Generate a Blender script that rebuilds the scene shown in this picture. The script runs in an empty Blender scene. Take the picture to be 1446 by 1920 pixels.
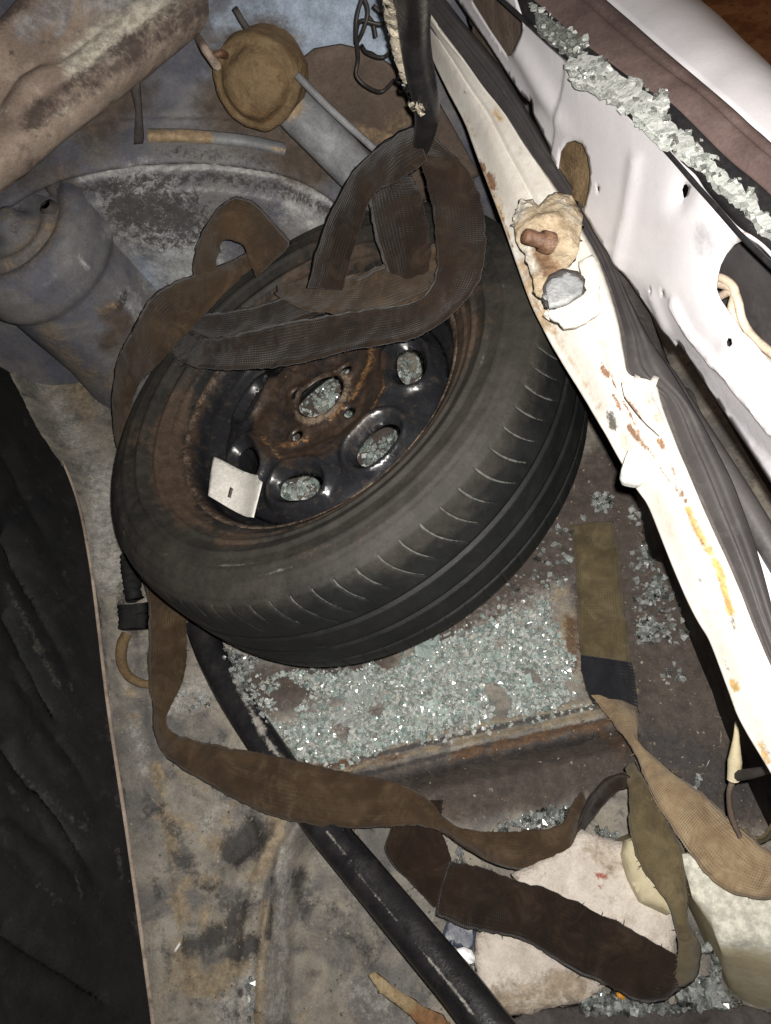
import bpy, bmesh, math, random
import numpy as np
from mathutils import Vector, Matrix, noise as mnoise
from mathutils.geometry import delaunay_2d_cdt

random.seed(7); rng = np.random.default_rng(7)
scene = bpy.context.scene
COL = scene.collection

# ------------------------------------------------------------------ camera
F, CX, CY = 1450.0, 723.0, 960.0          # photograph: focal length and centre in its pixels
NAD = (930.0, 1650.0)                     # where straight down falls in the photograph
CAM = np.array([0.0, 0.0, 0.965])         # camera 0.965 m over the boot floor
_z = -np.array([(NAD[0]-CX)/F, -(NAD[1]-CY)/F, -1.0]); _z /= np.linalg.norm(_z)
_x = np.array([1.0, 0, 0]); _x -= _z*(_x@_z); _x /= np.linalg.norm(_x)
_y = np.cross(_z, _x)
M = np.stack([_x, _y, _z])                # world = M @ camera
cam_d = bpy.data.cameras.new('camera'); cam = bpy.data.objects.new('camera', cam_d); COL.objects.link(cam)
cam.matrix_world = Matrix(np.vstack([np.hstack([M, CAM[:, None]]), [[0, 0, 0, 1]]]).tolist())
cam_d.sensor_fit = 'VERTICAL'; cam_d.sensor_height = 24.0; cam_d.lens = 24.0*F/1920.0
cam_d.clip_start = 0.01; cam_d.clip_end = 60.0
scene.camera = cam
# ------------------------------------------------------------------ light
w = bpy.data.worlds.new('World'); scene.world = w; w.use_nodes = True
w.node_tree.nodes['Background'].inputs[0].default_value = (1.0, 0.95, 0.92, 1)
w.node_tree.nodes['Background'].inputs[1].default_value = 0.05
fl = bpy.data.lights.new('phone_flash', 'SPOT'); fo = bpy.data.objects.new('phone_flash', fl); COL.objects.link(fo)
fl.energy = 45.0; fl.color = (1.0, 0.955, 0.895); fl.spot_size = math.radians(125); fl.spot_blend = 1.0; fl.shadow_soft_size = 0.004
_fp = CAM + M@np.array([0.011, 0.013, 0.0])
fo.matrix_world = Matrix(np.vstack([np.hstack([M, _fp[:, None]]), [[0, 0, 0, 1]]]).tolist())
fo.rotation_euler.rotate_axis('Y', math.radians(-6)); 
yl = bpy.data.lights.new('added_warm_light', 'POINT'); yo = bpy.data.objects.new('added_warm_light', yl); COL.objects.link(yo)
yl.energy = 26.0; yl.color = (1.0, 0.66, 0.42); yl.shadow_soft_size = 0.06; yo.location = (2.1, 1.6, 1.5)   # dim warm light added out of view to brighten the ground and tailgate skin
# ------------------------------------------------------------------ exposure
scene.view_settings.view_transform = 'Standard'; scene.view_settings.look = 'None'
scene.view_settings.exposure = 0.0; scene.view_settings.gamma = 1.0; scene.view_settings.use_curve_mapping = False
scene.cycles.max_bounces = 8; scene.cycles.transmission_bounces = 6; scene.cycles.use_denoising = True
scene.cycles.sample_clamp_indirect = 3.0

# ------------------------------------------------------------------ geometry helpers
def ray(px, py): return M@np.array([(px-CX)/F, -(py-CY)/F, -1.0])
def Wz(px, py, z):                        # where the line of sight meets the level z
    d = ray(px, py); return CAM + d*((z-CAM[2])/d[2])
def Wp(px, py, p, n):                     # where it meets a plane
    d = ray(px, py); n = np.asarray(n, float); return CAM + d*(((np.asarray(p)-CAM)@n)/(d@n))
def proj(P):
    q = (np.asarray(P, float)-CAM)@M
    return np.stack([CX+F*q[..., 0]/-q[..., 2], CY-F*q[..., 1]/-q[..., 2]], -1)

def catmull(P, n):
    P = np.asarray(P, float); k = len(P)
    d = np.linalg.norm(np.diff(P.reshape(k, -1), axis=0), axis=1); s = np.concatenate([[0], np.cumsum(np.maximum(d, 1e-6))])
    Q = np.concatenate([[2*P[0]-P[1]], P, [2*P[-1]-P[-2]]])
    out = []
    for t in np.linspace(0, s[-1], n):
        i = min(max(np.searchsorted(s, t, 'right')-1, 0), k-2); u = (t-s[i])/(s[i+1]-s[i])
        a, b, c, e = Q[i], Q[i+1], Q[i+2], Q[i+3]
        out.append(0.5*(2*b+(c-a)*u+(2*a-5*b+4*c-e)*u*u+(3*b-a-3*c+e)*u**3))
    return np.array(out)

def segdist(Pxy, poly, closed=False):
    poly = np.asarray(poly, float); best = np.full(len(Pxy), 1e9); sgn = np.zeros(len(Pxy))
    m = len(poly) if closed else len(poly)-1
    for i in range(m):
        a, b = poly[i], poly[(i+1) % len(poly)]; ab = b-a
        t = np.clip(((Pxy-a)@ab)/max(ab@ab, 1e-12), 0, 1); q = a+t[:, None]*ab
        d = np.linalg.norm(Pxy-q, axis=1); cr = ab[0]*(Pxy[:, 1]-a[1])-ab[1]*(Pxy[:, 0]-a[0])
        up = d < best; best[up] = d[up]; sgn[up] = np.sign(cr[up])
    return best, sgn
def inpoly(Pxy, poly):
    poly = np.asarray(poly, float); x, y = Pxy[:, 0], Pxy[:, 1]; ins = np.zeros(len(Pxy), bool); j = len(poly)-1
    for i in range(len(poly)):
        a, b = poly[i], poly[j]
        c = ((a[1] > y) != (b[1] > y)) & (x < (b[0]-a[0])*(y-a[1])/((b[1]-a[1]) or 1e-9)+a[0])
        ins ^= c; j = i
    return ins
def sm(x, a, b):
    t = np.clip((x-a)/(b-a), 0, 1); return t*t*(3-2*t)
def nz(P, s, seed=0.0):
    return np.array([mnoise.noise(Vector((p[0]*s+seed, p[1]*s-seed, p[2]*s+2*seed))) for p in P])
def fbm(P, s, seed=0.0, o=3):
    r = 0; a = 1.0
    for _ in range(o): r = r+a*nz(P, s, seed); s *= 2.1; a *= 0.5; seed += 3.7
    return r

def tag(o, label=None, cat=None, group=None, kind=None):
    if label: o['label'] = label
    if cat: o['category'] = cat
    if group: o['group'] = group
    if kind: o['kind'] = kind
    return o
def empty(name, loc, *a, **k):
    o = bpy.data.objects.new(name, None); o.empty_display_size = 0.03; COL.objects.link(o); o.location = Vector(loc)
    tag(o, *a, **k); return o
def mesh(name, V, Fc, mat, parent=None, smooth=True, uv=None, attrs=None, solid=0, sub=0, bevel=0, origin=None, offset=-1):
    V = np.asarray(V, float)
    if parent is not None: org = np.array(parent['_org']) if '_org' in parent else np.array(parent.location)
    else: org = V.mean(0) if origin is None else np.asarray(origin)
    me = bpy.data.meshes.new(name); me.from_pydata((V-org).tolist(), [], [list(map(int, f)) for f in Fc]); me.update()
    if uv is not None:
        ul = me.uv_layers.new(name='UVMap'); li = np.zeros(len(me.loops), int); me.loops.foreach_get('vertex_index', li)
        ul.data.foreach_set('uv', np.asarray(uv)[li].ravel())
    for k, a in (attrs or {}).items():
        at = me.attributes.new(k, 'FLOAT', 'POINT'); at.data.foreach_set('value', np.asarray(a, float))
    if smooth: me.polygons.foreach_set('use_smooth', np.ones(len(me.polygons), bool))
    me.materials.append(mat)
    o = bpy.data.objects.new(name, me); COL.objects.link(o)
    if parent is not None:
        o.parent = parent
        if parent.type == 'MESH': pass
    else: o.location = Vector(org)
    o['_org'] = [float(v) for v in org]
    if bevel:
        m = o.modifiers.new('bevel', 'BEVEL'); m.width = bevel; m.segments = 2; m.limit_method = 'ANGLE'
    if solid:
        m = o.modifiers.new('thickness', 'SOLIDIFY'); m.thickness = solid; m.offset = offset
    if sub:
        m = o.modifiers.new('subsurf', 'SUBSURF'); m.levels = sub; m.render_levels = sub
    return o
def strokes(V, st):
    """mask on the vertices from marks: (points in photograph pixels, radius, strength)"""
    q = proj(V); r = np.zeros(len(q))
    for pts, rad, s in st:
        pts = np.asarray(pts, float)
        d = np.linalg.norm(q-pts[0], axis=1) if len(pts) == 1 else segdist(q, pts)[0]
        r = np.maximum(r, s*np.clip(1.18-d/(rad*1.25), 0, 1))
    return r
def gridfaces(n, m, closed_n=False, closed_m=False):
    f = []
    for i in range(n if closed_n else n-1):
        for j in range(m if closed_m else m-1):
            a = i*m+j; b = ((i+1) % n)*m+j; c = ((i+1) % n)*m+(j+1) % m; d = i*m+(j+1) % m
            f.append((a, b, c, d))
    return f
def frames(P):
    T = np.gradient(P, axis=0); T /= np.linalg.norm(T, axis=1)[:, None]+1e-12
    n = np.cross(T[0], [0, 0, 1.0]); n = n if np.linalg.norm(n) > 1e-3 else np.array([1.0, 0, 0]); n /= np.linalg.norm(n)
    N = []
    for t in T:
        n = n-t*(n@t); n /= np.linalg.norm(n); N.append(n)
    N = np.array(N); return T, N, np.cross(T, N)
def tube_vf(P, r, k=10, n=None, prof=None):
    P = catmull(P, n) if n else np.asarray(P, float); _, N, B = frames(P); m = len(P)
    r = np.broadcast_to(np.asarray(r, float), (m,)) if np.ndim(r) == 0 or len(np.atleast_1d(r)) == m else np.interp(np.linspace(0, 1, m), np.linspace(0, 1, len(r)), r)
    if prof is None:
        a = np.linspace(0, 2*np.pi, k, endpoint=False); prof = np.stack([np.cos(a), np.sin(a)], 1)
    k = len(prof)
    V = (P[:, None]+r[:, None, None]*(prof[None, :, :1]*N[:, None]+prof[None, :, 1:]*B[:, None])).reshape(-1, 3)
    Fc = gridfaces(m, k, closed_m=True); Fc += [list(range(k))[::-1], [(m-1)*k+i for i in range(k)]]
    return V, Fc
def tube(name, P, r, mat, parent=None, k=10, n=None, prof=None, **kw):
    V, Fc = tube_vf(P, r, k, n, prof); return mesh(name, V, Fc, mat, parent, **kw)
def sheet_vf(outline, holes, step, to3, hfun=None, jit=0.3):
    """flat outline with holes filled by small triangles; to3 lifts (u,v,h) into space"""
    def dense(P):
        out = []
        for i in range(len(P)):
            a, b = np.array(P[i], float), np.array(P[(i+1) % len(P)], float); k = max(1, int(np.linalg.norm(b-a)/step))
            out += [a+(b-a)*j/k for j in range(k)]
        return out
    loops = [dense(outline)]+[dense(h) for h in holes]; pts = []; edges = []
    for lp in loops:
        s = len(pts); pts += lp; edges += [(s+i, s+(i+1) % len(lp)) for i in range(len(lp))]
    o = np.array(outline, float); lo, hi = o.min(0), o.max(0)
    gx, gy = np.meshgrid(np.arange(lo[0], hi[0], step), np.arange(lo[1], hi[1], step)); g = np.stack([gx.ravel(), gy.ravel()], 1)
    g += (rng.random(g.shape)-0.5)*step*jit
    keep = inpoly(g, outline)
    for lp in loops:
        lp = np.array(lp); keep &= segdist(g, lp, True)[0] > step*0.5
    for h in holes: keep &= ~inpoly(g, h)
    pts += list(g[keep])
    r = delaunay_2d_cdt([Vector((float(p[0]), float(p[1]))) for p in pts], edges, [], 0, 1e-7)
    P = np.array([tuple(v) for v in r[0]]); T = np.array([tuple(f) for f in r[2]])
    c = P[T].mean(1); ok = inpoly(c, outline)
    for h in holes: ok &= ~inpoly(c, h)
    h = hfun(P) if hfun else np.zeros(len(P))
    return to3(P, h), T[ok].tolist(), P
def ell(cx, cy, a, b, ang=0, n=28, p=2.0):
    t = np.linspace(0, 2*np.pi, n, endpoint=False); c, s = np.cos(t), np.sin(t)
    x = a*np.sign(c)*np.abs(c)**(2/p); y = b*np.sign(s)*np.abs(s)**(2/p); ca, sa = math.cos(ang), math.sin(ang)
    return np.stack([cx+x*ca-y*sa, cy+x*sa+y*ca], 1)

# ------------------------------------------------------------------ materials
def newmat(name):
    m = bpy.data.materials.new(name); m.use_nodes = True; return m, m.node_tree, m.node_tree.nodes['Principled BSDF']
def mixc(nt, fac, a, b):
    n = nt.nodes.new('ShaderNodeMix'); n.data_type = 'RGBA'; nt.links.new(fac, n.inputs[0])
    for s, v in ((6, a), (7, b)):
        if hasattr(v, 'is_linked'): nt.links.new(v, n.inputs[s])
        else: n.inputs[s].default_value = (*v, 1)
    return n.outputs[2]
def noisen(nt, co, s, det=5, rough=0.6, dist=0.0):
    n = nt.nodes.new('ShaderNodeTexNoise'); n.inputs['Scale'].default_value = s; n.inputs['Detail'].default_value = det
    n.inputs['Roughness'].default_value = rough; n.inputs['Distortion'].default_value = dist; nt.links.new(co, n.inputs['Vector']); return n.outputs[0]
def ramp(nt, v, a, b):
    n = nt.nodes.new('ShaderNodeMapRange'); n.interpolation_type = 'SMOOTHSTEP'; n.inputs[1].default_value = a; n.inputs[2].default_value = b
    nt.links.new(v, n.inputs[0]); return n.outputs[0]
def math2(nt, op, a, b):
    n = nt.nodes.new('ShaderNodeMath'); n.operation = op
    for i, v in enumerate((a, b)):
        if hasattr(v, 'is_linked'): nt.links.new(v, n.inputs[i])
        else: n.inputs[i].default_value = v
    return n.outputs[0]
def mat(name, c1, c2, s=25, c3=None, s3=90, rough=(0.5, 0.9), metal=0.0, bump=0.3, bs=220, spec=0.5, masks=(), dist=0.6, lo=0.35, hi=0.65, coat=0.0, grain=0.3):
    m, nt, b = newmat(name); tc = nt.nodes.new('ShaderNodeTexCoord'); co = tc.outputs['Object']
    col = mixc(nt, ramp(nt, noisen(nt, co, s, 6, 0.65, dist), lo, hi), c1, c2)
    if c3 is not None: col = mixc(nt, ramp(nt, noisen(nt, co, s3, 5, 0.7), 0.52, 0.72), col, c3)
    rg = nt.nodes.new('ShaderNodeMapRange'); nt.links.new(noisen(nt, co, s*2.3, 4), rg.inputs[0]); rg.inputs[1].default_value = 0.3; rg.inputs[2].default_value = 0.7
    rg.inputs[3].default_value = rough[0]; rg.inputs[4].default_value = rough[1]; rough_out = rg.outputs[0]
    for (attr, c, ns, k, thr, mr) in masks:
        at = nt.nodes.new('ShaderNodeAttribute'); at.attribute_name = attr
        nn = math2(nt, 'SUBTRACT', math2(nt, 'ADD', noisen(nt, co, ns*0.6, 8, 0.75, 0.8), math2(nt, 'MULTIPLY', noisen(nt, co, ns*4, 4, 0.7), 0.45)), 0.72)
        gate_ = ramp(nt, at.outputs['Fac'], 0.02, 0.3)
        v = math2(nt, 'ADD', at.outputs['Fac'], math2(nt, 'MULTIPLY', nn, k*2.2))
        f = math2(nt, 'MULTIPLY', math2(nt, 'MULTIPLY', ramp(nt, v, thr-0.06, thr+0.42), gate_), 0.92)
        cc = mixc(nt, ramp(nt, noisen(nt, co, ns*2.1, 6, 0.7), 0.35, 0.68), tuple(x*0.72 for x in c), tuple(min(1, x*1.28) for x in c))
        col = mixc(nt, f, col, cc)
        if mr is not None:
            mm = nt.nodes.new('ShaderNodeMix'); nt.links.new(f, mm.inputs[0]); nt.links.new(rough_out, mm.inputs[2]); mm.inputs[3].default_value = mr; rough_out = mm.outputs[0]
    if grain:
        g1 = math2(nt, 'MULTIPLY', noisen(nt, co, 420, 3, 0.7), 1.0); g2 = noisen(nt, co, 65, 6, 0.75)
        gm = nt.nodes.new('ShaderNodeMapRange'); nt.links.new(math2(nt, 'ADD', g1, g2), gm.inputs[0]); gm.inputs[1].default_value = 0.65; gm.inputs[2].default_value = 1.35
        gm.inputs[3].default_value = 1-grain; gm.inputs[4].default_value = 1+grain
        vm = nt.nodes.new('ShaderNodeVectorMath'); vm.operation = 'SCALE'; nt.links.new(col, vm.inputs[0]); nt.links.new(gm.outputs[0], vm.inputs['Scale']); col = vm.outputs[0]
    nt.links.new(col, b.inputs['Base Color']); nt.links.new(rough_out, b.inputs['Roughness'])
    b.inputs['Metallic'].default_value = metal; b.inputs['Specular IOR Level'].default_value = spec; b.inputs['Coat Weight'].default_value = coat
    if bump:
        bn = nt.nodes.new('ShaderNodeBump'); bn.inputs['Strength'].default_value = bump; bn.inputs['Distance'].default_value = 0.004
        nt.links.new(noisen(nt, co, bs, 8, 0.65), bn.inputs['Height']); nt.links.new(bn.outputs[0], b.inputs['Normal'])
    return m
def webmat(name, c1, c2, dust, amt=0.5, pitch=420.0, rows=9.0):
    m, nt, b = newmat(name); uvn = nt.nodes.new('ShaderNodeUVMap'); tc = nt.nodes.new('ShaderNodeTexCoord'); co = tc.outputs['Object']
    sp = nt.nodes.new('ShaderNodeSeparateXYZ'); nt.links.new(uvn.outputs[0], sp.inputs[0])
    rib = math2(nt, 'SINE', math2(nt, 'MULTIPLY', sp.outputs[0], pitch*2*math.pi), 0)
    row = math2(nt, 'SINE', math2(nt, 'MULTIPLY', sp.outputs[1], rows*2*math.pi), 0)
    col = mixc(nt, ramp(nt, noisen(nt, co, 18, 6, 0.7, 0.5), 0.35, 0.65), c1, c2)
    dn = ramp(nt, noisen(nt, co, 34, 7, 0.7, 1.0), 0.62-0.25*amt, 0.8); col = mixc(nt, math2(nt, 'MULTIPLY', dn, amt), col, dust)
    wear = ramp(nt, noisen(nt, co, 28, 5, 0.7, 0.6), 0.36, 0.62)
    broad = math2(nt, 'SINE', math2(nt, 'MULTIPLY', math2(nt, 'ADD', sp.outputs[1], math2(nt, 'MULTIPLY', noisen(nt, co, 9, 3), 0.25)), 5.0*2*math.pi), 0)
    wv = math2(nt, 'ADD', math2(nt, 'MULTIPLY', math2(nt, 'ADD', math2(nt, 'MULTIPLY', rib, 0.5), math2(nt, 'MULTIPLY', row, 0.6)), wear), math2(nt, 'MULTIPLY', broad, 0.10))
    dark = ramp(nt, math2(nt, 'ADD', wv, math2(nt, 'MULTIPLY', noisen(nt, co, 400, 3), 0.6)), -1.3, 0.3)
    col = mixc(nt, dark, tuple(0.72*v for v in c1), col)
    nt.links.new(col, b.inputs['Base Color']); b.inputs['Roughness'].default_value = 0.95; b.inputs['Specular IOR Level'].default_value = 0.15
    b.inputs['Sheen Weight'].default_value = 0.15
    bn = nt.nodes.new('ShaderNodeBump'); bn.inputs['Strength'].default_value = 0.55; bn.inputs['Distance'].default_value = 0.0009
    nt.links.new(math2(nt, 'ADD', wv, noisen(nt, co, 150, 5)), bn.inputs['Height']); nt.links.new(bn.outputs[0], b.inputs['Normal'])
    return m
def glassmat(name, cols, tr=0.7, rough=0.08, vor=190, bumpd=0.002):
    m, nt, b = newmat(name); tc = nt.nodes.new('ShaderNodeTexCoord'); ge = nt.nodes.new('ShaderNodeNewGeometry'); rnd = ge.outputs['Random Per Island']
    rp = nt.nodes.new('ShaderNodeValToRGB'); nt.links.new(rnd, rp.inputs[0]); el = rp.color_ramp.elements
    for k, c in enumerate(cols):
        e = el[k] if k < 2 else el.new(0.5)
        e.color = (*c, 1)
    for k, e in enumerate(sorted(el, key=lambda e: e.position)): pass
    n = len(cols)
    while len(el) > 1: el.remove(el[-1])
    el[0].position = 0.0; el[0].color = (*cols[0], 1)
    for k in range(1, n):
        e = el.new(k/(n-1)); e.color = (*cols[k], 1)
    nt.links.new(rp.outputs[0], b.inputs['Base Color'])
    mr = nt.nodes.new('ShaderNodeMapRange'); nt.links.new(math2(nt, 'FRACT', math2(nt, 'MULTIPLY', rnd, 17.3), 0), mr.inputs[0]); mr.inputs[3].default_value = tr-0.25; mr.inputs[4].default_value = min(1.0, tr+0.2)
    nt.links.new(mr.outputs[0], b.inputs['Transmission Weight']); b.inputs['Roughness'].default_value = rough
    b.inputs['IOR'].default_value = 1.5; b.inputs['Specular IOR Level'].default_value = 0.8; b.inputs['Coat Weight'].default_value = 0.9; b.inputs['Coat Roughness'].default_value = 0.16
    bn = nt.nodes.new('ShaderNodeBump'); bn.inputs['Strength'].default_value = 0.9; bn.inputs['Distance'].default_value = bumpd
    v = nt.nodes.new('ShaderNodeTexVoronoi'); v.feature = 'DISTANCE_TO_EDGE'; v.inputs['Scale'].default_value = vor; nt.links.new(tc.outputs['Object'], v.inputs['Vector'])
    nt.links.new(v.outputs[0], bn.inputs['Height']); nt.links.new(bn.outputs[0], b.inputs['Normal'])
    return m

RUST = (0.16, 0.06, 0.02); ORANGE = (0.42, 0.17, 0.03); MUD = (0.34, 0.24, 0.13); DUST = (0.30, 0.27, 0.23)
MT = {}
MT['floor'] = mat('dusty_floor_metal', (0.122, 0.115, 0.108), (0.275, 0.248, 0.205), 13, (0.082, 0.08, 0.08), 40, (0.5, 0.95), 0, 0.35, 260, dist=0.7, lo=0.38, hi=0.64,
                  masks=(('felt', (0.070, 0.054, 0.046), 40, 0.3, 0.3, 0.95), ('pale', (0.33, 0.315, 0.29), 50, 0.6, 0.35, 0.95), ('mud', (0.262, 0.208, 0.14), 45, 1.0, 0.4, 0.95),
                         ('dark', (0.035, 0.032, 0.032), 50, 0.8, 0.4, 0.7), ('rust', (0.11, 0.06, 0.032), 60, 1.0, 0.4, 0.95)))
MT['wall'] = mat('dusty_blue_grey_metal', (0.092, 0.095, 0.122), (0.175, 0.168, 0.165), 9, (0.12, 0.115, 0.115), 50, (0.6, 0.95), 0, 0.2, 240,
                 masks=(('blue', (0.33, 0.40, 0.50), 14, 0.5, 0.3, 0.8), ('pale', (0.40, 0.40, 0.39), 40, 0.5, 0.35, 0.95), ('dark', (0.05, 0.042, 0.04), 190, 1.1, 0.35, 0.95),
                        ('mud', (0.27, 0.20, 0.12), 50, 0.5, 0.35, 0.95), ('brown', (0.085, 0.062, 0.045), 30, 0.4, 0.35, 0.95), ('tan', (0.30, 0.21, 0.115), 50, 0.6, 0.35, 0.95)))
MT['white'] = mat('white_car_paint', (0.54, 0.525, 0.55), (0.60, 0.585, 0.605), 6, None, 90, (0.2, 0.36), 0, 0.04, 90, 0.5, grain=0.05,
                  masks=(('dust', (0.36, 0.355, 0.38), 26, 0.4, 0.4, 0.7), ('rust', RUST, 120, 0.7, 0.4, 0.95)))
MT['cream'] = mat('grubby_cream_paint', (0.60, 0.565, 0.51), (0.68, 0.65, 0.60), 14, (0.54, 0.50, 0.43), 90, (0.28, 0.55), 0, 0.08, 120, 0.4, grain=0.12,
                  masks=(('dirt', (0.40, 0.29, 0.17), 60, 0.7, 0.42, 0.9), ('yellow', (0.46, 0.29, 0.09), 90, 0.9, 0.45, 0.8), ('rust', (0.17, 0.075, 0.03), 130, 0.9, 0.42, 0.95), ('spot', (0.05, 0.045, 0.04), 160, 0.8, 0.5, 0.9)))
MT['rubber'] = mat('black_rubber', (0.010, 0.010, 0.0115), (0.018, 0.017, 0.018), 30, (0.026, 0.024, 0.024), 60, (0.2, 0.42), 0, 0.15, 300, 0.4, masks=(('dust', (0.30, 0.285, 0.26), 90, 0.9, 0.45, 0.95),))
MT['greyrubber'] = mat('grey_weatherstrip_rubber', (0.040, 0.036, 0.037), (0.060, 0.055, 0.055), 8, (0.075, 0.07, 0.068), 30, (0.4, 0.65), 0, 0.08, 200, 0.4, grain=0.12)
MT['tyre'] = mat('dusty_tyre_rubber', (0.0078, 0.0092, 0.0094), (0.0135, 0.0142, 0.0138), 12, (0.018, 0.0175, 0.016), 40, (0.42, 0.7), 0, 0.12, 260, 0.45,
                 masks=(('dust', (0.031, 0.0275, 0.0225), 18, 0.6, 0.26, 0.75), ('brown', (0.070, 0.046, 0.031), 34, 0.9, 0.40, 0.7), ('sipe', (0.12, 0.122, 0.112), 60, 0.9, 0.42, 0.95)), lo=0.3, hi=0.7)
MT['rim'] = mat('black_enamel_steel', (0.014, 0.015, 0.018), (0.022, 0.022, 0.025), 20, (0.05, 0.04, 0.032), 70, (0.16, 0.38), 0, 0.08, 120, 0.6,
                masks=(('brown', (0.052, 0.033, 0.022), 45, 0.7, 0.40, 0.5), ('ring', (0.19, 0.14, 0.095), 90, 0.8, 0.42, 0.85), ('orange', (0.29, 0.15, 0.05), 110, 1.0, 0.62, 0.9)))
MT['web'] = webmat('brown_webbing', (0.036, 0.0225, 0.013), (0.064, 0.041, 0.0235), (0.125, 0.088, 0.053), 0.75, 430, 15)
MT['webdark'] = webmat('dark_brown_webbing', (0.0125, 0.0076, 0.0051), (0.0235, 0.0142, 0.0092), (0.054, 0.037, 0.025), 0.7, 430, 15)
MT['weblight'] = webmat('tan_webbing', (0.20, 0.14, 0.083), (0.30, 0.22, 0.135), (0.42, 0.33, 0.21), 0.85, 480, 18)
MT['weboliv'] = webmat('olive_webbing', (0.075, 0.058, 0.032), (0.125, 0.098, 0.053), (0.19, 0.155, 0.09), 0.8, 480, 18)
MT['stitch'] = webmat('black_stitched_patch', (0.012, 0.012, 0.015), (0.02, 0.02, 0.024), (0.09, 0.09, 0.1), 0.35, 250, 6)
MT['crumb'] = glassmat('green_tinted_glass_crumbs', [(0.50, 0.68, 0.64), (0.88, 0.93, 0.90), (0.62, 0.76, 0.72), (0.97, 0.98, 0.96), (0.78, 0.78, 0.70), (0.82, 0.90, 0.87)], 0.62, 0.13)
MT['crumb2'] = glassmat('clear_glass_crumbs', [(0.80, 0.86, 0.84), (0.95, 0.96, 0.95), (0.72, 0.80, 0.77)], 0.85, 0.12)
MT['shard'] = glassmat('crazed_clear_glass', [(0.80, 0.86, 0.80), (0.95, 0.97, 0.94), (0.70, 0.76, 0.70), (0.97, 0.97, 0.95)], 0.84, 0.12, 260, 0.001)
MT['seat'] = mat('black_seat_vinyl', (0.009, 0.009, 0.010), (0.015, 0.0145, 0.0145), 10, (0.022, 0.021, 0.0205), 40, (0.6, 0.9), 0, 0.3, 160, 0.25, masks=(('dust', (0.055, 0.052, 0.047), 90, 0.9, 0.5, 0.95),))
MT['beam'] = mat('dusty_brown_trim', (0.25, 0.195, 0.16), (0.42, 0.345, 0.28), 12, (0.15, 0.115, 0.098), 30, (0.6, 0.95), 0, 0.2, 200, 0.3,
                 masks=(('pale', (0.55, 0.52, 0.44), 60, 0.6, 0.4, 0.95), ('dark', (0.075, 0.058, 0.052), 40, 0.7, 0.4, 0.9), ('grey', (0.33, 0.32, 0.33), 60, 0.5, 0.4, 0.95)))
MT['foam'] = mat('dirty_white_foam', (0.60, 0.53, 0.47), (0.74, 0.68, 0.61), 24, (0.50, 0.43, 0.36), 50, (0.85, 1.0), 0, 0.7, 420, 0.2, grain=0.16,
                 masks=(('dirt', (0.36, 0.29, 0.21), 60, 0.7, 0.4, 0.95), ('red', (0.36, 0.09, 0.06), 160, 0.6, 0.45, 0.9)))
MT['soap'] = mat('cream_smooth_block', (0.50, 0.43, 0.28), (0.58, 0.53, 0.38), 22, (0.47, 0.40, 0.26), 40, (0.6, 0.9), 0, 0.25, 340, 0.3, grain=0.08, masks=(('pale', (0.58, 0.575, 0.50), 60, 0.5, 0.35, 0.9),))
MT['tan'] = mat('tan_sealant', (0.13, 0.085, 0.043), (0.20, 0.14, 0.075), 20, (0.095, 0.06, 0.034), 70, (0.6, 0.95), 0, 0.6, 260, 0.3, masks=(('brown', (0.17, 0.085, 0.04), 60, 0.6, 0.4, 0.7), ('pale', (0.55, 0.50, 0.42), 60, 0.6, 0.4, 0.9)))
MT['bolt'] = mat('rusty_brown_bolt', (0.085, 0.042, 0.024), (0.15, 0.078, 0.045), 60, (0.22, 0.14, 0.09), 160, (0.3, 0.6), 0, 0.4, 300, 0.5)
MT['sealant'] = mat('grey_sealant', (0.27, 0.28, 0.29), (0.36, 0.37, 0.37), 30, (0.24, 0.25, 0.26), 60, (0.4, 0.8), 0, 0.5, 300, 0.4)
MT['filler'] = mat('crusted_beige_filler', (0.36, 0.28, 0.185), (0.47, 0.39, 0.28), 30, (0.27, 0.19, 0.11), 60, (0.5, 0.9), 0, 0.6, 220, 0.35, masks=(('brown', (0.17, 0.095, 0.05), 60, 0.6, 0.4, 0.6), ('pale', (0.56, 0.52, 0.45), 60, 0.6, 0.4, 0.9)))
MT['nylon'] = mat('white_nylon', (0.66, 0.67, 0.64), (0.72, 0.73, 0.70), 30, None, 90, (0.35, 0.5), 0, 0.1, 200, 0.4)
MT['paper'] = mat('white_paper', (0.62, 0.60, 0.55), (0.70, 0.68, 0.63), 30, None, 90, (0.8, 0.95), 0, 0.1, 250, 0.2)
MT['ink'] = mat('faded_black_ink', (0.06, 0.055, 0.05), (0.12, 0.11, 0.1), 200, None, 90, (0.8, 0.9), 0, 0)
MT['trim'] = mat('dark_brown_window_trim', (0.075, 0.05, 0.046), (0.125, 0.088, 0.08), 10, (0.10, 0.075, 0.07), 40, (0.45, 0.7), 0, 0.1, 200, 0.4)
MT['dirt'] = mat('brown_earth', (0.17, 0.07, 0.03), (0.30, 0.14, 0.06), 14, (0.10, 0.045, 0.02), 30, (0.9, 1.0), 0, 0.9, 60, 0.2)
MT['wire'] = mat('black_wire', (0.02, 0.018, 0.018), (0.035, 0.03, 0.03), 40, None, 90, (0.4, 0.6), 0, 0.05, 200, 0.4)
MT['beigewire'] = mat('beige_wire', (0.42, 0.34, 0.26), (0.50, 0.42, 0.33), 40, None, 90, (0.5, 0.7), 0, 0.05, 200, 0.4)
MT['pipe'] = mat('pale_grey_pipe', (0.15, 0.155, 0.165), (0.25, 0.255, 0.26), 24, (0.19, 0.19, 0.2), 60, (0.5, 0.85), 0, 0.2, 240, 0.4, masks=(('mud', (0.33, 0.24, 0.14), 60, 0.6, 0.4, 0.95),))
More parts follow.
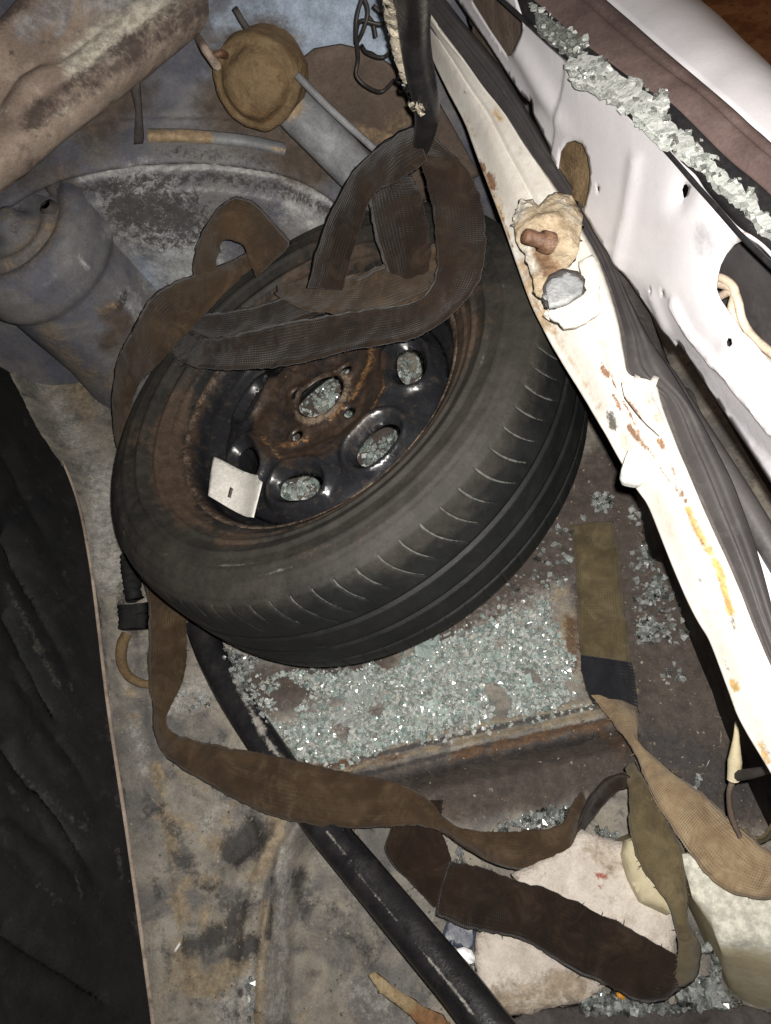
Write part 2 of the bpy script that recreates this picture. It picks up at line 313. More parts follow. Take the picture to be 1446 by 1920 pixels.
MT['wood'] = mat('splintered_wood', (0.27, 0.20, 0.11), (0.38, 0.30, 0.18), 40, (0.22, 0.13, 0.06), 60, (0.7, 0.95), 0, 0.6, 200, 0.3, masks=(('orange', (0.20, 0.10, 0.045), 60, 0.7, 0.4, 0.8),))
MT['blue'] = mat('dark_blue_plastic', (0.045, 0.055, 0.085), (0.06, 0.07, 0.10), 30, None, 90, (0.3, 0.5), 0, 0.1, 200, 0.5)
MT['whitep'] = mat('white_plastic', (0.80, 0.80, 0.82), (0.84, 0.84, 0.85), 30, None, 90, (0.3, 0.4), 0, 0.02, 100, 0.5)
MT['orangep'] = mat('orange_plastic', (0.55, 0.22, 0.015), (0.62, 0.27, 0.03), 60, None, 90, (0.4, 0.6), 0, 0.2, 300, 0.4)
MT['fluff'] = mat('cream_torn_foam', (0.52, 0.46, 0.36), (0.64, 0.58, 0.47), 60, (0.36, 0.3, 0.22), 120, (0.9, 1.0), 0, 0.9, 300, 0.2)
MT['pad'] = mat('brown_sound_deadening', (0.088, 0.066, 0.052), (0.14, 0.105, 0.082), 9, (0.115, 0.085, 0.068), 60, (0.8, 0.95), 0, 0.35, 160, 0.3, masks=(('mud', (0.24, 0.17, 0.1), 40, 0.6, 0.4, 0.95),))
MT['liner'] = mat('dark_brown_grimy_metal', (0.05, 0.043, 0.04), (0.085, 0.075, 0.07), 20, None, 90, (0.6, 0.9), 0, 0.3, 200, 0.3)

# ================================================================== THE SETTING
Z3 = lambda pts, z: np.array([Wz(px, py, z) for px, py in pts])
# ---- boot floor: pressed sheet with a step, a bead and the rim of a well
K = Z3([(500, 1482), (600, 1462), (700, 1440), (800, 1415), (900, 1392), (1000, 1372), (1100, 1350), (1195, 1330)], 0)[:, :2]
J = Z3([(575, 1525), (530, 1600), (505, 1700), (492, 1800), (490, 1990)], 0)[:, :2]
WELL = np.vstack([Z3([(575, 1520), (640, 1475), (700, 1462), (800, 1437), (900, 1414), (1000, 1394), (1100, 1372), (1195, 1352), (1260, 1480), (1360, 1640), (1420, 1760), (1700, 2300), (480, 2300)], 0)[:, :2], J[::-1]])
LEDGE = Z3([(0, 600), (60, 760), (130, 900), (165, 1050), (200, 1330), (240, 1600), (285, 1920), (300, 2050), (330, 2700)], 0)[:, :2]
SEAM = Z3([(262, 1180), (280, 1290), (310, 1480), (345, 1700), (375, 1920), (385, 2000)], 0)[:, :2]
gx = np.arange(-0.86, 0.44, 0.0034); gy = np.arange(-0.42, 0.90, 0.0034)
GX, GY = np.meshgrid(gx, gy, indexing='ij'); FP = np.stack([GX.ravel(), GY.ravel()], 1)
def floor_h(P):
    d, _ = segdist(P, WELL, True); ins = inpoly(P, WELL)
    h = -0.045*np.where(ins, sm(d, 0.0, 0.028), 0)
    dk, _ = segdist(P, K); h += 0.007*np.exp(-(dk/0.007)**2)
    dk2, _ = segdist(P, K+np.array([0.004, 0.020])); h += 0.005*np.exp(-(dk2/0.006)**2)
    dj, _ = segdist(P, J); h += 0.008*np.exp(-(dj/0.008)**2)
    dj2, _ = segdist(P, J-np.array([0.022, 0])); h += 0.005*np.exp(-(dj2/0.006)**2)
    dl, _ = segdist(P, LEDGE); h += 0.035*np.exp(-(dl/0.02)**2)+0.012*np.exp(-(dl/0.05)**2)
    ds, sg = segdist(P, SEAM); h += 0.004*np.exp(-(ds/0.006)**2)
    P3 = np.column_stack([P, np.zeros(len(P))])
    # low stamped panel between seam and well
    st = Z3([(345, 1480), (475, 1500), (500, 1590), (430, 1640), (395, 1640)], 0)[:, :2]; d3, _ = segdist(P, st, True); h -= 0.008*np.where(inpoly(P, st), sm(d3, 0, 0.012), 0)
    return h
fh = floor_h(FP); FV = np.column_stack([FP, fh]); FV[:, 2] += 0.0025*fbm(FV, 22, 1.0)+0.0008*nz(FV, 120, 5)
def HZ(P2): return floor_h(np.atleast_2d(np.asarray(P2, float)[..., :2]))
q = proj(FV)
felt_poly = [(880, 1120), (1000, 985), (1120, 830), (1240, 930), (1330, 1180), (1446, 1420), (1500, 1560), (1330, 1540), (1240, 1470), (1190, 1345), (1100, 1290), (1080, 1180), (1070, 1080), (985, 1150), (860, 1200), (780, 1220)]
fd, _ = segdist(q, felt_poly, True); felt = np.where(inpoly(q, felt_poly), np.clip(0.5+fd/60, 0, 1), np.clip(0.5-fd/60, 0, 1))
felt = np.maximum(felt, strokes(FV, [([(470, 1300), (560, 1280), (700, 1230)], 60, 0.8), ([(560, 1385), (640, 1360), (690, 1345)], 26, 0.9), ([(520, 1470), (700, 1480), (900, 1450), (1150, 1400)], 50, 0.85), ([(850, 1500), (1000, 1480), (1150, 1430)], 60, 0.8), ([(640, 800), (760, 900)], 260, 0.7)]))  # extra strokes: dark brown below the tyre, under the wheel and along the ridge
pale = strokes(FV, [([(880, 1200), (1040, 1120)], 60, 0.55), ([(200, 900), (190, 1000), (210, 1080)], 50, 0.75), ([(40, 640), (110, 760), (170, 860)], 45, 0.55), ([(250, 1350), (270, 1440)], 25, 0.5), ([(440, 1890), (470, 1860)], 60, 0.9), ([(420, 1500), (380, 1560)], 50, 0.5),
                 ([(540, 1600), (525, 1740), (520, 1900)], 26, 0.65), ([(620, 1600), (700, 1680), (780, 1740)], 60, 0.45), ([(560, 1380), (700, 1330), (850, 1290)], 90, 0.5), ([(660, 1860), (760, 1900)], 60, 0.5), ([(330, 1320), (400, 1280)], 40, 0.7)])
LK = [(500, 1482), (600, 1462), (700, 1440), (800, 1415), (900, 1392), (1000, 1372), (1100, 1350), (1195, 1330)]
off = lambda P, dy: [(x, y+dy) for x, y in P]
mud = strokes(FV, [(off(LK, -8), 5, 0.8), (off(LK, -34), 5, 0.7), ([(300, 1530), (345, 1545), (420, 1590)], 30, 0.55), ([(330, 1640), (400, 1660)], 34, 0.5), ([(380, 1720), (450, 1760)], 36, 0.55), ([(240, 1280), (262, 1350)], 26, 0.5), ([(300, 1880), (330, 1800)], 26, 0.5), ([(570, 1800), (600, 1900)], 50, 0.45),
                ([(290, 1440), (310, 1520), (330, 1620)], 18, 0.8), ([(335, 1690), (345, 1720)], 22, 0.95), ([(345, 1780), (370, 1840)], 24, 0.9), ([(365, 1850), (410, 1840), (440, 1815)], 34, 0.95), ([(520, 1540), (500, 1620)], 24, 0.9), ([(470, 1640), (500, 1610)], 30, 0.7), ([(400, 1560), (450, 1500)], 22, 0.5), ([(500, 1700), (490, 1800), (485, 1920)], 16, 0.8),
                ([(700, 1418), (900, 1372), (1180, 1310)], 26, 0.5), ([(60, 600), (110, 680), (160, 760)], 60, 0.6), ([(1050, 1100), (1060, 1190)], 26, 0.6), ([(420, 1750), (470, 1720)], 24, 0.6), ([(350, 1450), (380, 1480)], 26, 0.55), ([(600, 1830), (560, 1900)], 40, 0.4)])
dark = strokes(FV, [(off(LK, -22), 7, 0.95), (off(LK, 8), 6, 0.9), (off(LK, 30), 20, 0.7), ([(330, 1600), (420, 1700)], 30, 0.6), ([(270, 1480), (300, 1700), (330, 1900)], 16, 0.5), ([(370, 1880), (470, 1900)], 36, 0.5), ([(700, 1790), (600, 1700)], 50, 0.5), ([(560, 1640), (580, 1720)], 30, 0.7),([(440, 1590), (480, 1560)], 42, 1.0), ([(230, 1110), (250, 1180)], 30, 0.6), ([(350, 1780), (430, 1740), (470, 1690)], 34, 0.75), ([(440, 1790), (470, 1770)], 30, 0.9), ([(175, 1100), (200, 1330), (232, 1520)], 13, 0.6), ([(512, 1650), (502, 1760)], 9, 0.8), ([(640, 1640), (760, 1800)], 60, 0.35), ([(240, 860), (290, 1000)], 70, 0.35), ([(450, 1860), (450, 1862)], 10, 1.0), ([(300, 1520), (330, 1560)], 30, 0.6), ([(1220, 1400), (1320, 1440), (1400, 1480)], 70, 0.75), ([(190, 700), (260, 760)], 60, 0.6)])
rust = strokes(FV, [([(850, 1420), (1000, 1385), (1180, 1345)], 16, 0.75), ([(1070, 1170), (1075, 1260)], 18, 0.8), ([(560, 1440), (750, 1420)], 14, 0.6), ([(1140, 1380), (1180, 1400)], 30, 0.6)])
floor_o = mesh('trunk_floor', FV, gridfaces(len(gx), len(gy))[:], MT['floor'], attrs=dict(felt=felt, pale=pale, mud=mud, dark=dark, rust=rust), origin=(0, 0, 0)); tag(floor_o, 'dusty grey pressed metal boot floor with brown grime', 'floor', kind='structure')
gz = -0.55
gr = mesh('ground', [(-3, -3, gz), (5, -3, gz), (5, 5, gz), (-3, 5, gz)], [(0, 1, 2, 3)], MT['dirt'], origin=(0, 0, gz)); tag(gr, 'brown bare earth outside behind the car', 'ground', kind='structure')

# ---- side of the boot: wheel arch face with stepped arc, and the body side above it
YA, ZA = 0.74, 0.0
an = np.array([0.10, -0.985, 0.13]); an /= np.linalg.norm(an); ap = np.array([-0.45, YA, ZA])
au = np.cross([0, 0, 1.0], an); au /= np.linalg.norm(au); av = np.cross(an, au)       # au to the left... sign handled below
def to_uv(P): P = np.asarray(P)-ap; return np.stack([P@au, P@av], -1)
ARC = to_uv([Wp(x, y, ap, an) for x, y in [(-80, 470), (20, 400), (90, 362), (140, 345), (250, 324), (400, 320), (520, 338), (610, 380), (660, 430), (720, 520)]])
ARCs = catmull(ARC, 60)
us = np.arange(-0.62, 0.62, 0.0042); vs = np.arange(-0.03, 0.62, 0.0042)
U, Vv = np.meshgrid(us, vs, indexing='ij'); UV = np.stack([U.ravel(), Vv.ravel()], 1)
d, _ = segdist(UV, ARCs); over = UV[:, 1] > np.interp(UV[:, 0], *(lambda A: (A[np.argsort(A[:, 0]), 0], A[np.argsort(A[:, 0]), 1]))(ARCs))
sd = np.where(over, d, -d)
hh = np.interp(sd, [-0.5, -0.06, -0.026, -0.02, -0.004, 0.004, 0.012, 0.034, 0.044, 0.052, 0.08, 0.6], [0.0, 0.0, 0.0, -0.022, -0.026, -0.006, -0.008, -0.05, -0.046, -0.06, -0.075, -0.11])
AVv = ap+UV[:, :1]*au+UV[:, 1:]*av+hh[:, None]*an; AVv += an*(0.003*fbm(AVv, 14, 9.0))[:, None]
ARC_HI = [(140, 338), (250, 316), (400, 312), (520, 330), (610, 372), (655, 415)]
blue = strokes(AVv, [([(640, 20), (560, 40)], 200, 0.75), ([(330, 470), (400, 560), (290, 520)], 90, 0.5), ([(300, 160), (370, 200)], 60, 0.0)])
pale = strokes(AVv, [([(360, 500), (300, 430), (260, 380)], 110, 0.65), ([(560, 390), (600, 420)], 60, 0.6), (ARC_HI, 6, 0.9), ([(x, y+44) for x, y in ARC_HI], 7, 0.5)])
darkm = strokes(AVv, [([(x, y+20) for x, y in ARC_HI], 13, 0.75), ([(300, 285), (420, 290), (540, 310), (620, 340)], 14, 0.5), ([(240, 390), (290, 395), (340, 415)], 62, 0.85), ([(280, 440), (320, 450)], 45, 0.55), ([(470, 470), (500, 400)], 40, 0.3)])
mudm = strokes(AVv, [([(220, 590), (240, 620)], 50, 0.8), ([(120, 320), (200, 290)], 40, 0.4), ([(200, 640), (260, 650)], 18, 0.6)])
brownm = strokes(AVv, [([(420, 200), (500, 230), (570, 300)], 80, 0.8), ([(440, 100), (500, 80)], 90, 0.7), ([(180, 220), (230, 180)], 90, 0.75), ([(120, 330), (60, 340)], 60, 0.6), ([(215, 620), (230, 640)], 40, 0.5)])
tanm = strokes(AVv, [([(560, 90), (480, 100), (440, 160), (470, 210), (530, 210)], 36, 0.4)])
fc = gridfaces(len(us), len(vs))
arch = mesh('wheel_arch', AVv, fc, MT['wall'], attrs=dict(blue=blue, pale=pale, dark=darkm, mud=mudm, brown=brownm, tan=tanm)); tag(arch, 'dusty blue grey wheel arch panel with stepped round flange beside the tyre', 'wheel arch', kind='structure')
def WA(px, py, h=0.0): return Wp(px, py, ap+an*h, an)

# ---- black seat back on the left
SB = catmull(Z3([(-40, 560), (60, 770), (130, 905), (165, 1050), (200, 1330), (240, 1600), (283, 1920), (300, 2080), (325, 2600)], 0.03), 300)
ns, nt_ = len(SB), 110
V = []; 
for i in range(ns):
    for j in range(nt_):
        t = j/(nt_-1); V.append(SB[i]+np.array([-0.004-0.16*t**0.85, -0.02*t, -0.03*(j == 0)+0.46*t]))
V = np.array(V); nb = np.array([0.93, 0.05, 0.3]); 
cre = 0
for a, b, wd, hgt in [((20, 1250), (190, 1500), 12, 0.008), ((60, 1500), (250, 1850), 14, 0.009), ((0, 1760), (220, 1900), 22, -0.012), ((0, 1010), (205, 1420), 30, -0.012), ((0, 1160), (215, 1600), 22, -0.01), ((0, 1400), (240, 1740), 26, -0.012), ((0, 1560), (150, 1700), 18, 0.006), ((40, 1080), (180, 1330), 16, 0.006), ((0, 1300), (130, 1470), 20, 0.005), ((0, 860), (170, 1180), 26, -0.008)]:
    dd = segdist(proj(V), [a, b])[0]; cre = cre+1.2*hgt*np.exp(-np.abs(dd/(wd*0.6))**1.4)
V = V+nb*((cre+0.008*fbm(V, 9, 4.0)+0.0016*fbm(V, 60, 2.0))*np.tile(sm(np.linspace(0, 1, nt_), 0.03, 0.25), ns))[:, None]
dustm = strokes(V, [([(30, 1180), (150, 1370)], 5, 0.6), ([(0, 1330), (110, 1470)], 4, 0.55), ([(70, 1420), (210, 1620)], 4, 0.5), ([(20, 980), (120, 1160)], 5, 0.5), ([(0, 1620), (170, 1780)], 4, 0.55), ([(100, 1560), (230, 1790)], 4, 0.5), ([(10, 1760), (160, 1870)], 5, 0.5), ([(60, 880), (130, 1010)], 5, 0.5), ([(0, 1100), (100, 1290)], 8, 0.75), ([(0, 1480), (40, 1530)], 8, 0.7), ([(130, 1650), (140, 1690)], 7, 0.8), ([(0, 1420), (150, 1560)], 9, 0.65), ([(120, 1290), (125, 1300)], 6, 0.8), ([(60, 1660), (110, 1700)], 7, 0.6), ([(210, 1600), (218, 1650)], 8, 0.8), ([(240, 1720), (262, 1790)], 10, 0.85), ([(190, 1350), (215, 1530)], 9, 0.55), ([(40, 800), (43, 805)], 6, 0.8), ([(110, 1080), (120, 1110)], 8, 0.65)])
seat = mesh('seat_back', V, gridfaces(ns, nt_), MT['seat'], attrs=dict(dust=dustm), solid=0.01); tag(seat, 'wrinkled black vinyl seat back along the left edge', 'seat back')
# thin bare metal edge of the floor against the seat
eV = [p+np.array([0.004, 0, 0.004]) for p in SB]
edge = tube('floor_edge', eV, 0.0028, MT['beam'], floor_o, k=8)

# ================================================================== STRUT TOWER
tb = Wz(262, 640, 0.03); tt = Wz(14, 418, 0.305)
ax = tt-tb; L = np.linalg.norm(ax); ax /= L; e1 = np.cross(ax, [0, 0, 1.0]); e1 /= np.linalg.norm(e1); e2 = np.cross(ax, e1)
prof = [(0.120, -0.03), (0.110, 0.02), (0.103, 0.06), (0.0985, 0.15), (0.095, L-0.088), (0.096, L-0.082), (0.101, L-0.076), (0.1045, L-0.066), (0.103, L-0.030), (0.095, L-0.012), (0.085, L-0.006), (0.075, L-0.006), (0.070, L-0.012), (0.060, L-0.016), (0.055, L-0.010), (0.048, L-0.008), (0.040, L-0.014), (0.030, L-0.016), (0.022, L-0.004), (0.018, L+0.010), (0.010, L+0.013), (0.0, L+0.013)]
pp = []
for (r0, a0), (r1, a1) in zip(prof[:-1], prof[1:]):
    k = max(1, int(math.hypot(r1-r0, a1-a0)/0.006)); pp += [(r0+(r1-r0)*i/k, a0+(a1-a0)*i/k) for i in range(k)]
pp.append(prof[-1]); nr = 96; TV = []
for i in range(nr):
    a = 2*math.pi*i/nr
    for r, h in pp: TV.append(tb+ax*h+r*(math.cos(a)*e1+math.sin(a)*e2))
TV = np.array(TV); TV += 0.0008*fbm(TV, 18, 2.0)[:, None]*np.array([0.6, -0.6, 0.4])
tower = empty('strut_tower', tb, 'dusty blue grey suspension strut tower with ringed top beside the seat', 'strut tower')
mm = dict(blue=strokes(TV, [([(150, 520), (230, 470)], 70, 0.2)]), pale=strokes(TV, [([(240, 560), (280, 620)], 40, 0.55), ([(60, 560), (150, 470)], 14, 0.35), ([(150, 490), (165, 505)], 6, 0.9), ([(210, 430), (260, 480), (280, 540)], 30, 0.5)]),
          dark=strokes(TV, [([(235, 550), (222, 580)], 9, 0.8), ([(165, 455), (166, 456)], 8, 0.7), ([(80, 350), (110, 350)], 18, 0.7), ([(20, 390), (40, 430)], 26, 0.4)]),
          mud=strokes(TV, [([(90, 620), (150, 700), (210, 720)], 36, 0.5), ([(10, 500), (60, 470), (105, 400)], 46, 0.5), ([(10, 400), (60, 400)], 40, 0.4)]), brown=strokes(TV, [([(205, 590), (235, 605), (205, 640)], 34, 0.75)]), tan=strokes(TV, [([(185, 580), (215, 575)], 14, 0.55)]))
mesh('tower_body', TV, gridfaces(nr, len(pp), closed_n=True), MT['wall'], tower, attrs=mm)
for px, py in ((97, 350), (88, 390)):
    qd = np.linalg.norm(proj(TV)-np.array([px, py]), axis=1)+200*np.linalg.norm(TV-CAM, axis=1); c = TV[np.argmin(qd)]
    V, Fc = tube_vf([c-ax*0.010, c+ax*0.003, c+ax*0.005], [0.012, 0.011, 0.006], 10); mesh('bolt', V, Fc, MT['liner'], tower)

# ================================================================== WHEEL
WC = np.array([-0.15456, 0.49476, -0.78384+0.965]); WN = np.array([-0.35015, 0.143, 0.92571]); WN /= np.linalg.norm(WN)
wu = np.array([1.0, 0, 0]); wu -= WN*(wu@WN); wu /= np.linalg.norm(wu); wv = np.cross(WN, wu)
def WW(px, py, a): return Wp(px, py, WC+WN*a, WN)         # on the wheel, a above its middle plane
wheel = empty('spare_wheel', WC-WN*0.09, 'black steel spare wheel with worn dusty tyre lying tilted on the boot floor', 'wheel')
prof = [(0.172, -0.05), (0.180, -0.068), (0.20, -0.078), (0.235, -0.088), (0.262, -0.084), (0.275, -0.074), (0.281, -0.064), (0.2835, -0.052), (0.2845, -0.042), (0.2810, -0.041), (0.2810, -0.038), (0.2855, -0.037), (0.2865, -0.010), (0.2825, -0.0085), (0.2825, -0.0050), (0.2868, -0.0035), (0.2862, 0.024), (0.2822, 0.0252), (0.2822, 0.0285), (0.2858, 0.030),
        (0.2845, 0.050), (0.2825, 0.066), (0.2790, 0.080), (0.2755, 0.0875), (0.2735, 0.0878), (0.2725, 0.0905), (0.264, 0.0965), (0.2615, 0.0968), (0.2605, 0.0985), (0.248, 0.1005), (0.246, 0.1022), (0.243, 0.1008), (0.230, 0.0985), (0.2275, 0.1012), (0.2245, 0.1010), (0.2225, 0.0975), (0.210, 0.0895), (0.2085, 0.0915), (0.2055, 0.0905), (0.2045, 0.0865), (0.196, 0.080), (0.1935, 0.0805), (0.192, 0.0775), (0.186, 0.0725), (0.181, 0.069), (0.176, 0.060), (0.172, 0.05)]
pp = []
for (r0, a0), (r1, a1) in zip(prof[:-1], prof[1:]):
    k = max(1, int(math.hypot(r1-r0, a1-a0)/0.003)); pp += [(r0+(r1-r0)*i/k, a0+(a1-a0)*i/k) for i in range(k)]
pp.append(prof[-1]); pp = np.array(pp); NS = 74; SEG = NS*14; mP = len(pp)
th = np.arange(SEG)*2*np.pi/SEG; th_sipe = np.arange(SEG) % 14
TH = np.repeat(th[:, None], mP, 1); R = np.repeat(pp[None, :, 0], SEG, 0); A = np.repeat(pp[None, :, 1], SEG, 0)
tread = np.clip((0.086-A)/0.06, 0, 1)*(R > 0.255)
TH = TH+0.10*tread**1.7+0.010*(rng.random(NS)-0.5)[(np.arange(SEG)//14)][:, None]*0                                   # the sipes sweep back across the shoulder
sidx = np.repeat((np.arange(SEG)//14)[:, None], mP, 1); rl = rng.random(NS)
slen = (0.032+0.022*rl)[sidx] ; band = ((R > 0.268) & (A < 0.0865) & (A > 0.0865-slen)).astype(float)
band2 = ((R > 0.268) & (A < -0.045) & (A > -0.072)).astype(float)
cut = np.repeat((th_sipe == 0)[:, None], mP, 1)
R = R-0.0022*cut*np.maximum(band, band2)
fade = np.clip((A-(0.0865-slen))/0.028, 0, 1)
sipe = cut*band*np.clip(0.55+0.75*fade, 0, 1)
scuff = np.zeros_like(R)
for _ in range(70):
    r0_, t0_, dt_ = rng.uniform(0.188, 0.268), rng.uniform(0, 2*math.pi), rng.uniform(0.02, 0.22); dth_ = np.abs(np.mod(TH-t0_+np.pi, 2*np.pi)-np.pi)
    scuff = np.maximum(scuff, rng.uniform(0.25, 0.6)*(A > 0.06)*np.clip(1-np.abs(R-r0_-0.02*(rng.random()-0.5)*dth_)/0.0026, 0, 1)*np.clip(1.3-dth_/dt_, 0, 1))
cs = np.cos(TH)[..., None]*wu+np.sin(TH)[..., None]*wv
TVt = (WC+R[..., None]*cs+A[..., None]*WN).reshape(-1, 3)
dustf = np.clip(sm(A, 0.03, 0.10)*0.55, 0, 1)*(R > 0.19)
dustf = dustf.ravel()+strokes(TVt, [([(760, 930), (870, 840), (920, 700)], 130, 0.22), ([(300, 1060), (420, 1080), (560, 1060)], 60, 0.2)])*(A.ravel() > 0.05)
brown = (np.clip(1-np.abs(R-0.194)/0.026, 0, 1)*(A > 0.05)*0.62).ravel()+strokes(TVt, [([(310, 760), (300, 880), (340, 960)], 50, 0.45), ([(260, 760), (250, 900)], 40, 0.4), ([(880, 650), (900, 520)], 60, 0.4), ([(420, 1020), (560, 1040), (700, 1000)], 22, 0.4), ([(560, 470), (640, 430)], 50, 0.4)])*(A.ravel() > 0.05)
mesh('tyre', TVt, gridfaces(SEG, mP, closed_n=True), MT['tyre'], wheel, attrs=dict(dust=dustf, brown=brown, sipe=np.maximum(sipe, scuff).ravel()))
# rim barrel
rp = [(0.172, -0.055), (0.160, -0.045), (0.150, -0.02), (0.150, 0.018), (0.158, 0.030), (0.168, 0.040), (0.1705, 0.052), (0.174, 0.063), (0.180, 0.0695), (0.1825, 0.0690), (0.183, 0.066)]
rq = catmull(np.array(rp), 60); n2 = 160; RV = []
for i in range(n2):
    a = 2*math.pi*i/n2; RV += [WC+r*(math.cos(a)*wu+math.sin(a)*wv)+h*WN for r, h in rq]
RV = np.array(RV); ra = np.tile(rq[:, 1], n2)
ringa = sm(ra, 0.058, 0.068)*0.62; rim = mesh('rim', RV, gridfaces(n2, len(rq), closed_n=True), MT['rim'], wheel, attrs=dict(brown=np.clip(sm(ra, 0.045, 0.066), 0, 1)*0.55+0.12, ring=ringa*0.8, orange=ringa*0.55))
# disc
WIN = [-101.3, -49.2, 6.7, 57, 107, 157, 208]
wins = [ell(0.113*math.cos(math.radians(a)), 0.113*math.sin(math.radians(a)), 0.0145 if i else 0.0145, 0.0285, math.radians(a), 26, 2.4) for i, a in enumerate(WIN)]
bolts = [ell(0.049*math.cos(math.radians(a)), 0.049*math.sin(math.radians(a)), 0.0068, 0.0068, 0, 14) for a in (52, 142, 232, 322)]
hubh = ell(0.0, 0.008, 0.030, 0.030, 0, 36)
hubc = np.array([0.0, 0.008])
def disc_h(P):
    r = np.linalg.norm(P, axis=1); a = np.degrees(np.arctan2(P[:, 1], P[:, 0]))
    oct_ = 0.083+0.004*np.cos(np.radians(a*4+40))
    h = np.interp(r, [0, 0.034, 0.04, 0.060, 0.075, 0.09, 0.1, 0.118, 0.135, 0.146, 0.151], [0.047, 0.047, 0.044, 0.043, 0.050, 0.0535, 0.049, 0.044, 0.040, 0.034, 0.022])
    rh = np.linalg.norm(P-hubc, axis=1); h += 0.005*np.exp(-((rh-0.034)/0.0035)**2)
    for w_ in wins:
        dw = segdist(P, w_, True)[0]; ins = inpoly(P, w_); h = h+0.0075*np.exp(-((dw-0.011)/0.0055)**2)*(~ins)-0.006*np.exp(-(dw/0.0045)**2)
    for b_ in bolts:
        c = b_.mean(0); h += 0.004*np.exp(-((np.linalg.norm(P-c, axis=1)-0.011)/0.004)**2)
    h += 0.004*np.maximum(0, np.cos(np.radians(a*4-10)))*np.exp(-((r-0.066)/0.012)**2)
    return h
DV, DF, DP = sheet_vf(ell(0, 0, 0.1515, 0.1515, 0, 140), wins+bolts+[hubh], 0.0027, lambda P, h: WC+P[:, :1]*wu+P[:, 1:]*wv+h[:, None]*WN, disc_h)
rr = np.linalg.norm(DP, axis=1); aa = np.degrees(np.arctan2(DP[:, 1], DP[:, 0])); edge_r = 0.083+0.004*np.cos(np.radians(aa*4+40))
br = np.clip(0.9-np.clip(rr-0.086, 0, 1)/0.022, 0, 0.9)*1.0
rh = np.linalg.norm(DP-hubc, axis=1)
ring = np.exp(-((rh-0.036)/0.006)**2)*0.72+np.exp(-((rr-edge_r)/0.005)**2)*0.34
org = np.exp(-((rr-edge_r)/0.006)**2)*0.75*(0.55+0.45*np.cos(np.radians(aa*3+60)))+strokes(DV, [([(432, 690), (425, 745)], 13, 0.85), ([(697, 650), (690, 690), (660, 745), (620, 785)], 10, 0.75), ([(530, 835), (575, 825)], 10, 0.75)])
br = np.maximum(br*0.75, strokes(DV, [([(560, 840), (640, 790), (690, 700)], 22, 0.6)]))
mesh('wheel_disc', DV, DF, MT['rim'], rim, attrs=dict(brown=br, ring=ring, orange=org), solid=0.0035)

# ================================================================== paper tag in the rim
tagp = [(407, 862), (445, 878), (490, 897), (492, 905), (502, 913), (487, 980), (470, 975), (401, 938), (403, 900)]
pt = [WW(x, y, 0.062) for x, y in tagp]; o0 = np.mean(pt, 0)
def to3t(P, h): return o0+P[:, :1]*wu+P[:, 1:]*wv+h[:, None]*WN
pl = [((p-o0)@wu, (p-o0)@wv) for p in pt]
PV, PF, PP = sheet_vf(pl, [], 0.004, to3t, lambda P: 0.010*sm(np.abs(P[:, 0]), 0.0, 0.04)-0.12*np.clip(P[:, 1], -1, 1)*0.4)
ptag = empty('paper_tag', o0, 'torn white paper tag stuck inside the wheel rim', 'paper tag')
mesh('paper', PV, PF, MT['paper'], ptag, solid=0.0008)
ink = [Wp(x, y, PV[np.argmin(np.linalg.norm(proj(PV)-np.array([431, 921]), axis=1))]+WN*0.0016, WN) for x, y in [(427, 932), (432, 913), (438, 917), (436, 921), (433, 934)]]
mesh('ink_mark', ink, [(0, 1, 2, 3, 4)], MT['ink'], ptag, solid=0.0004)

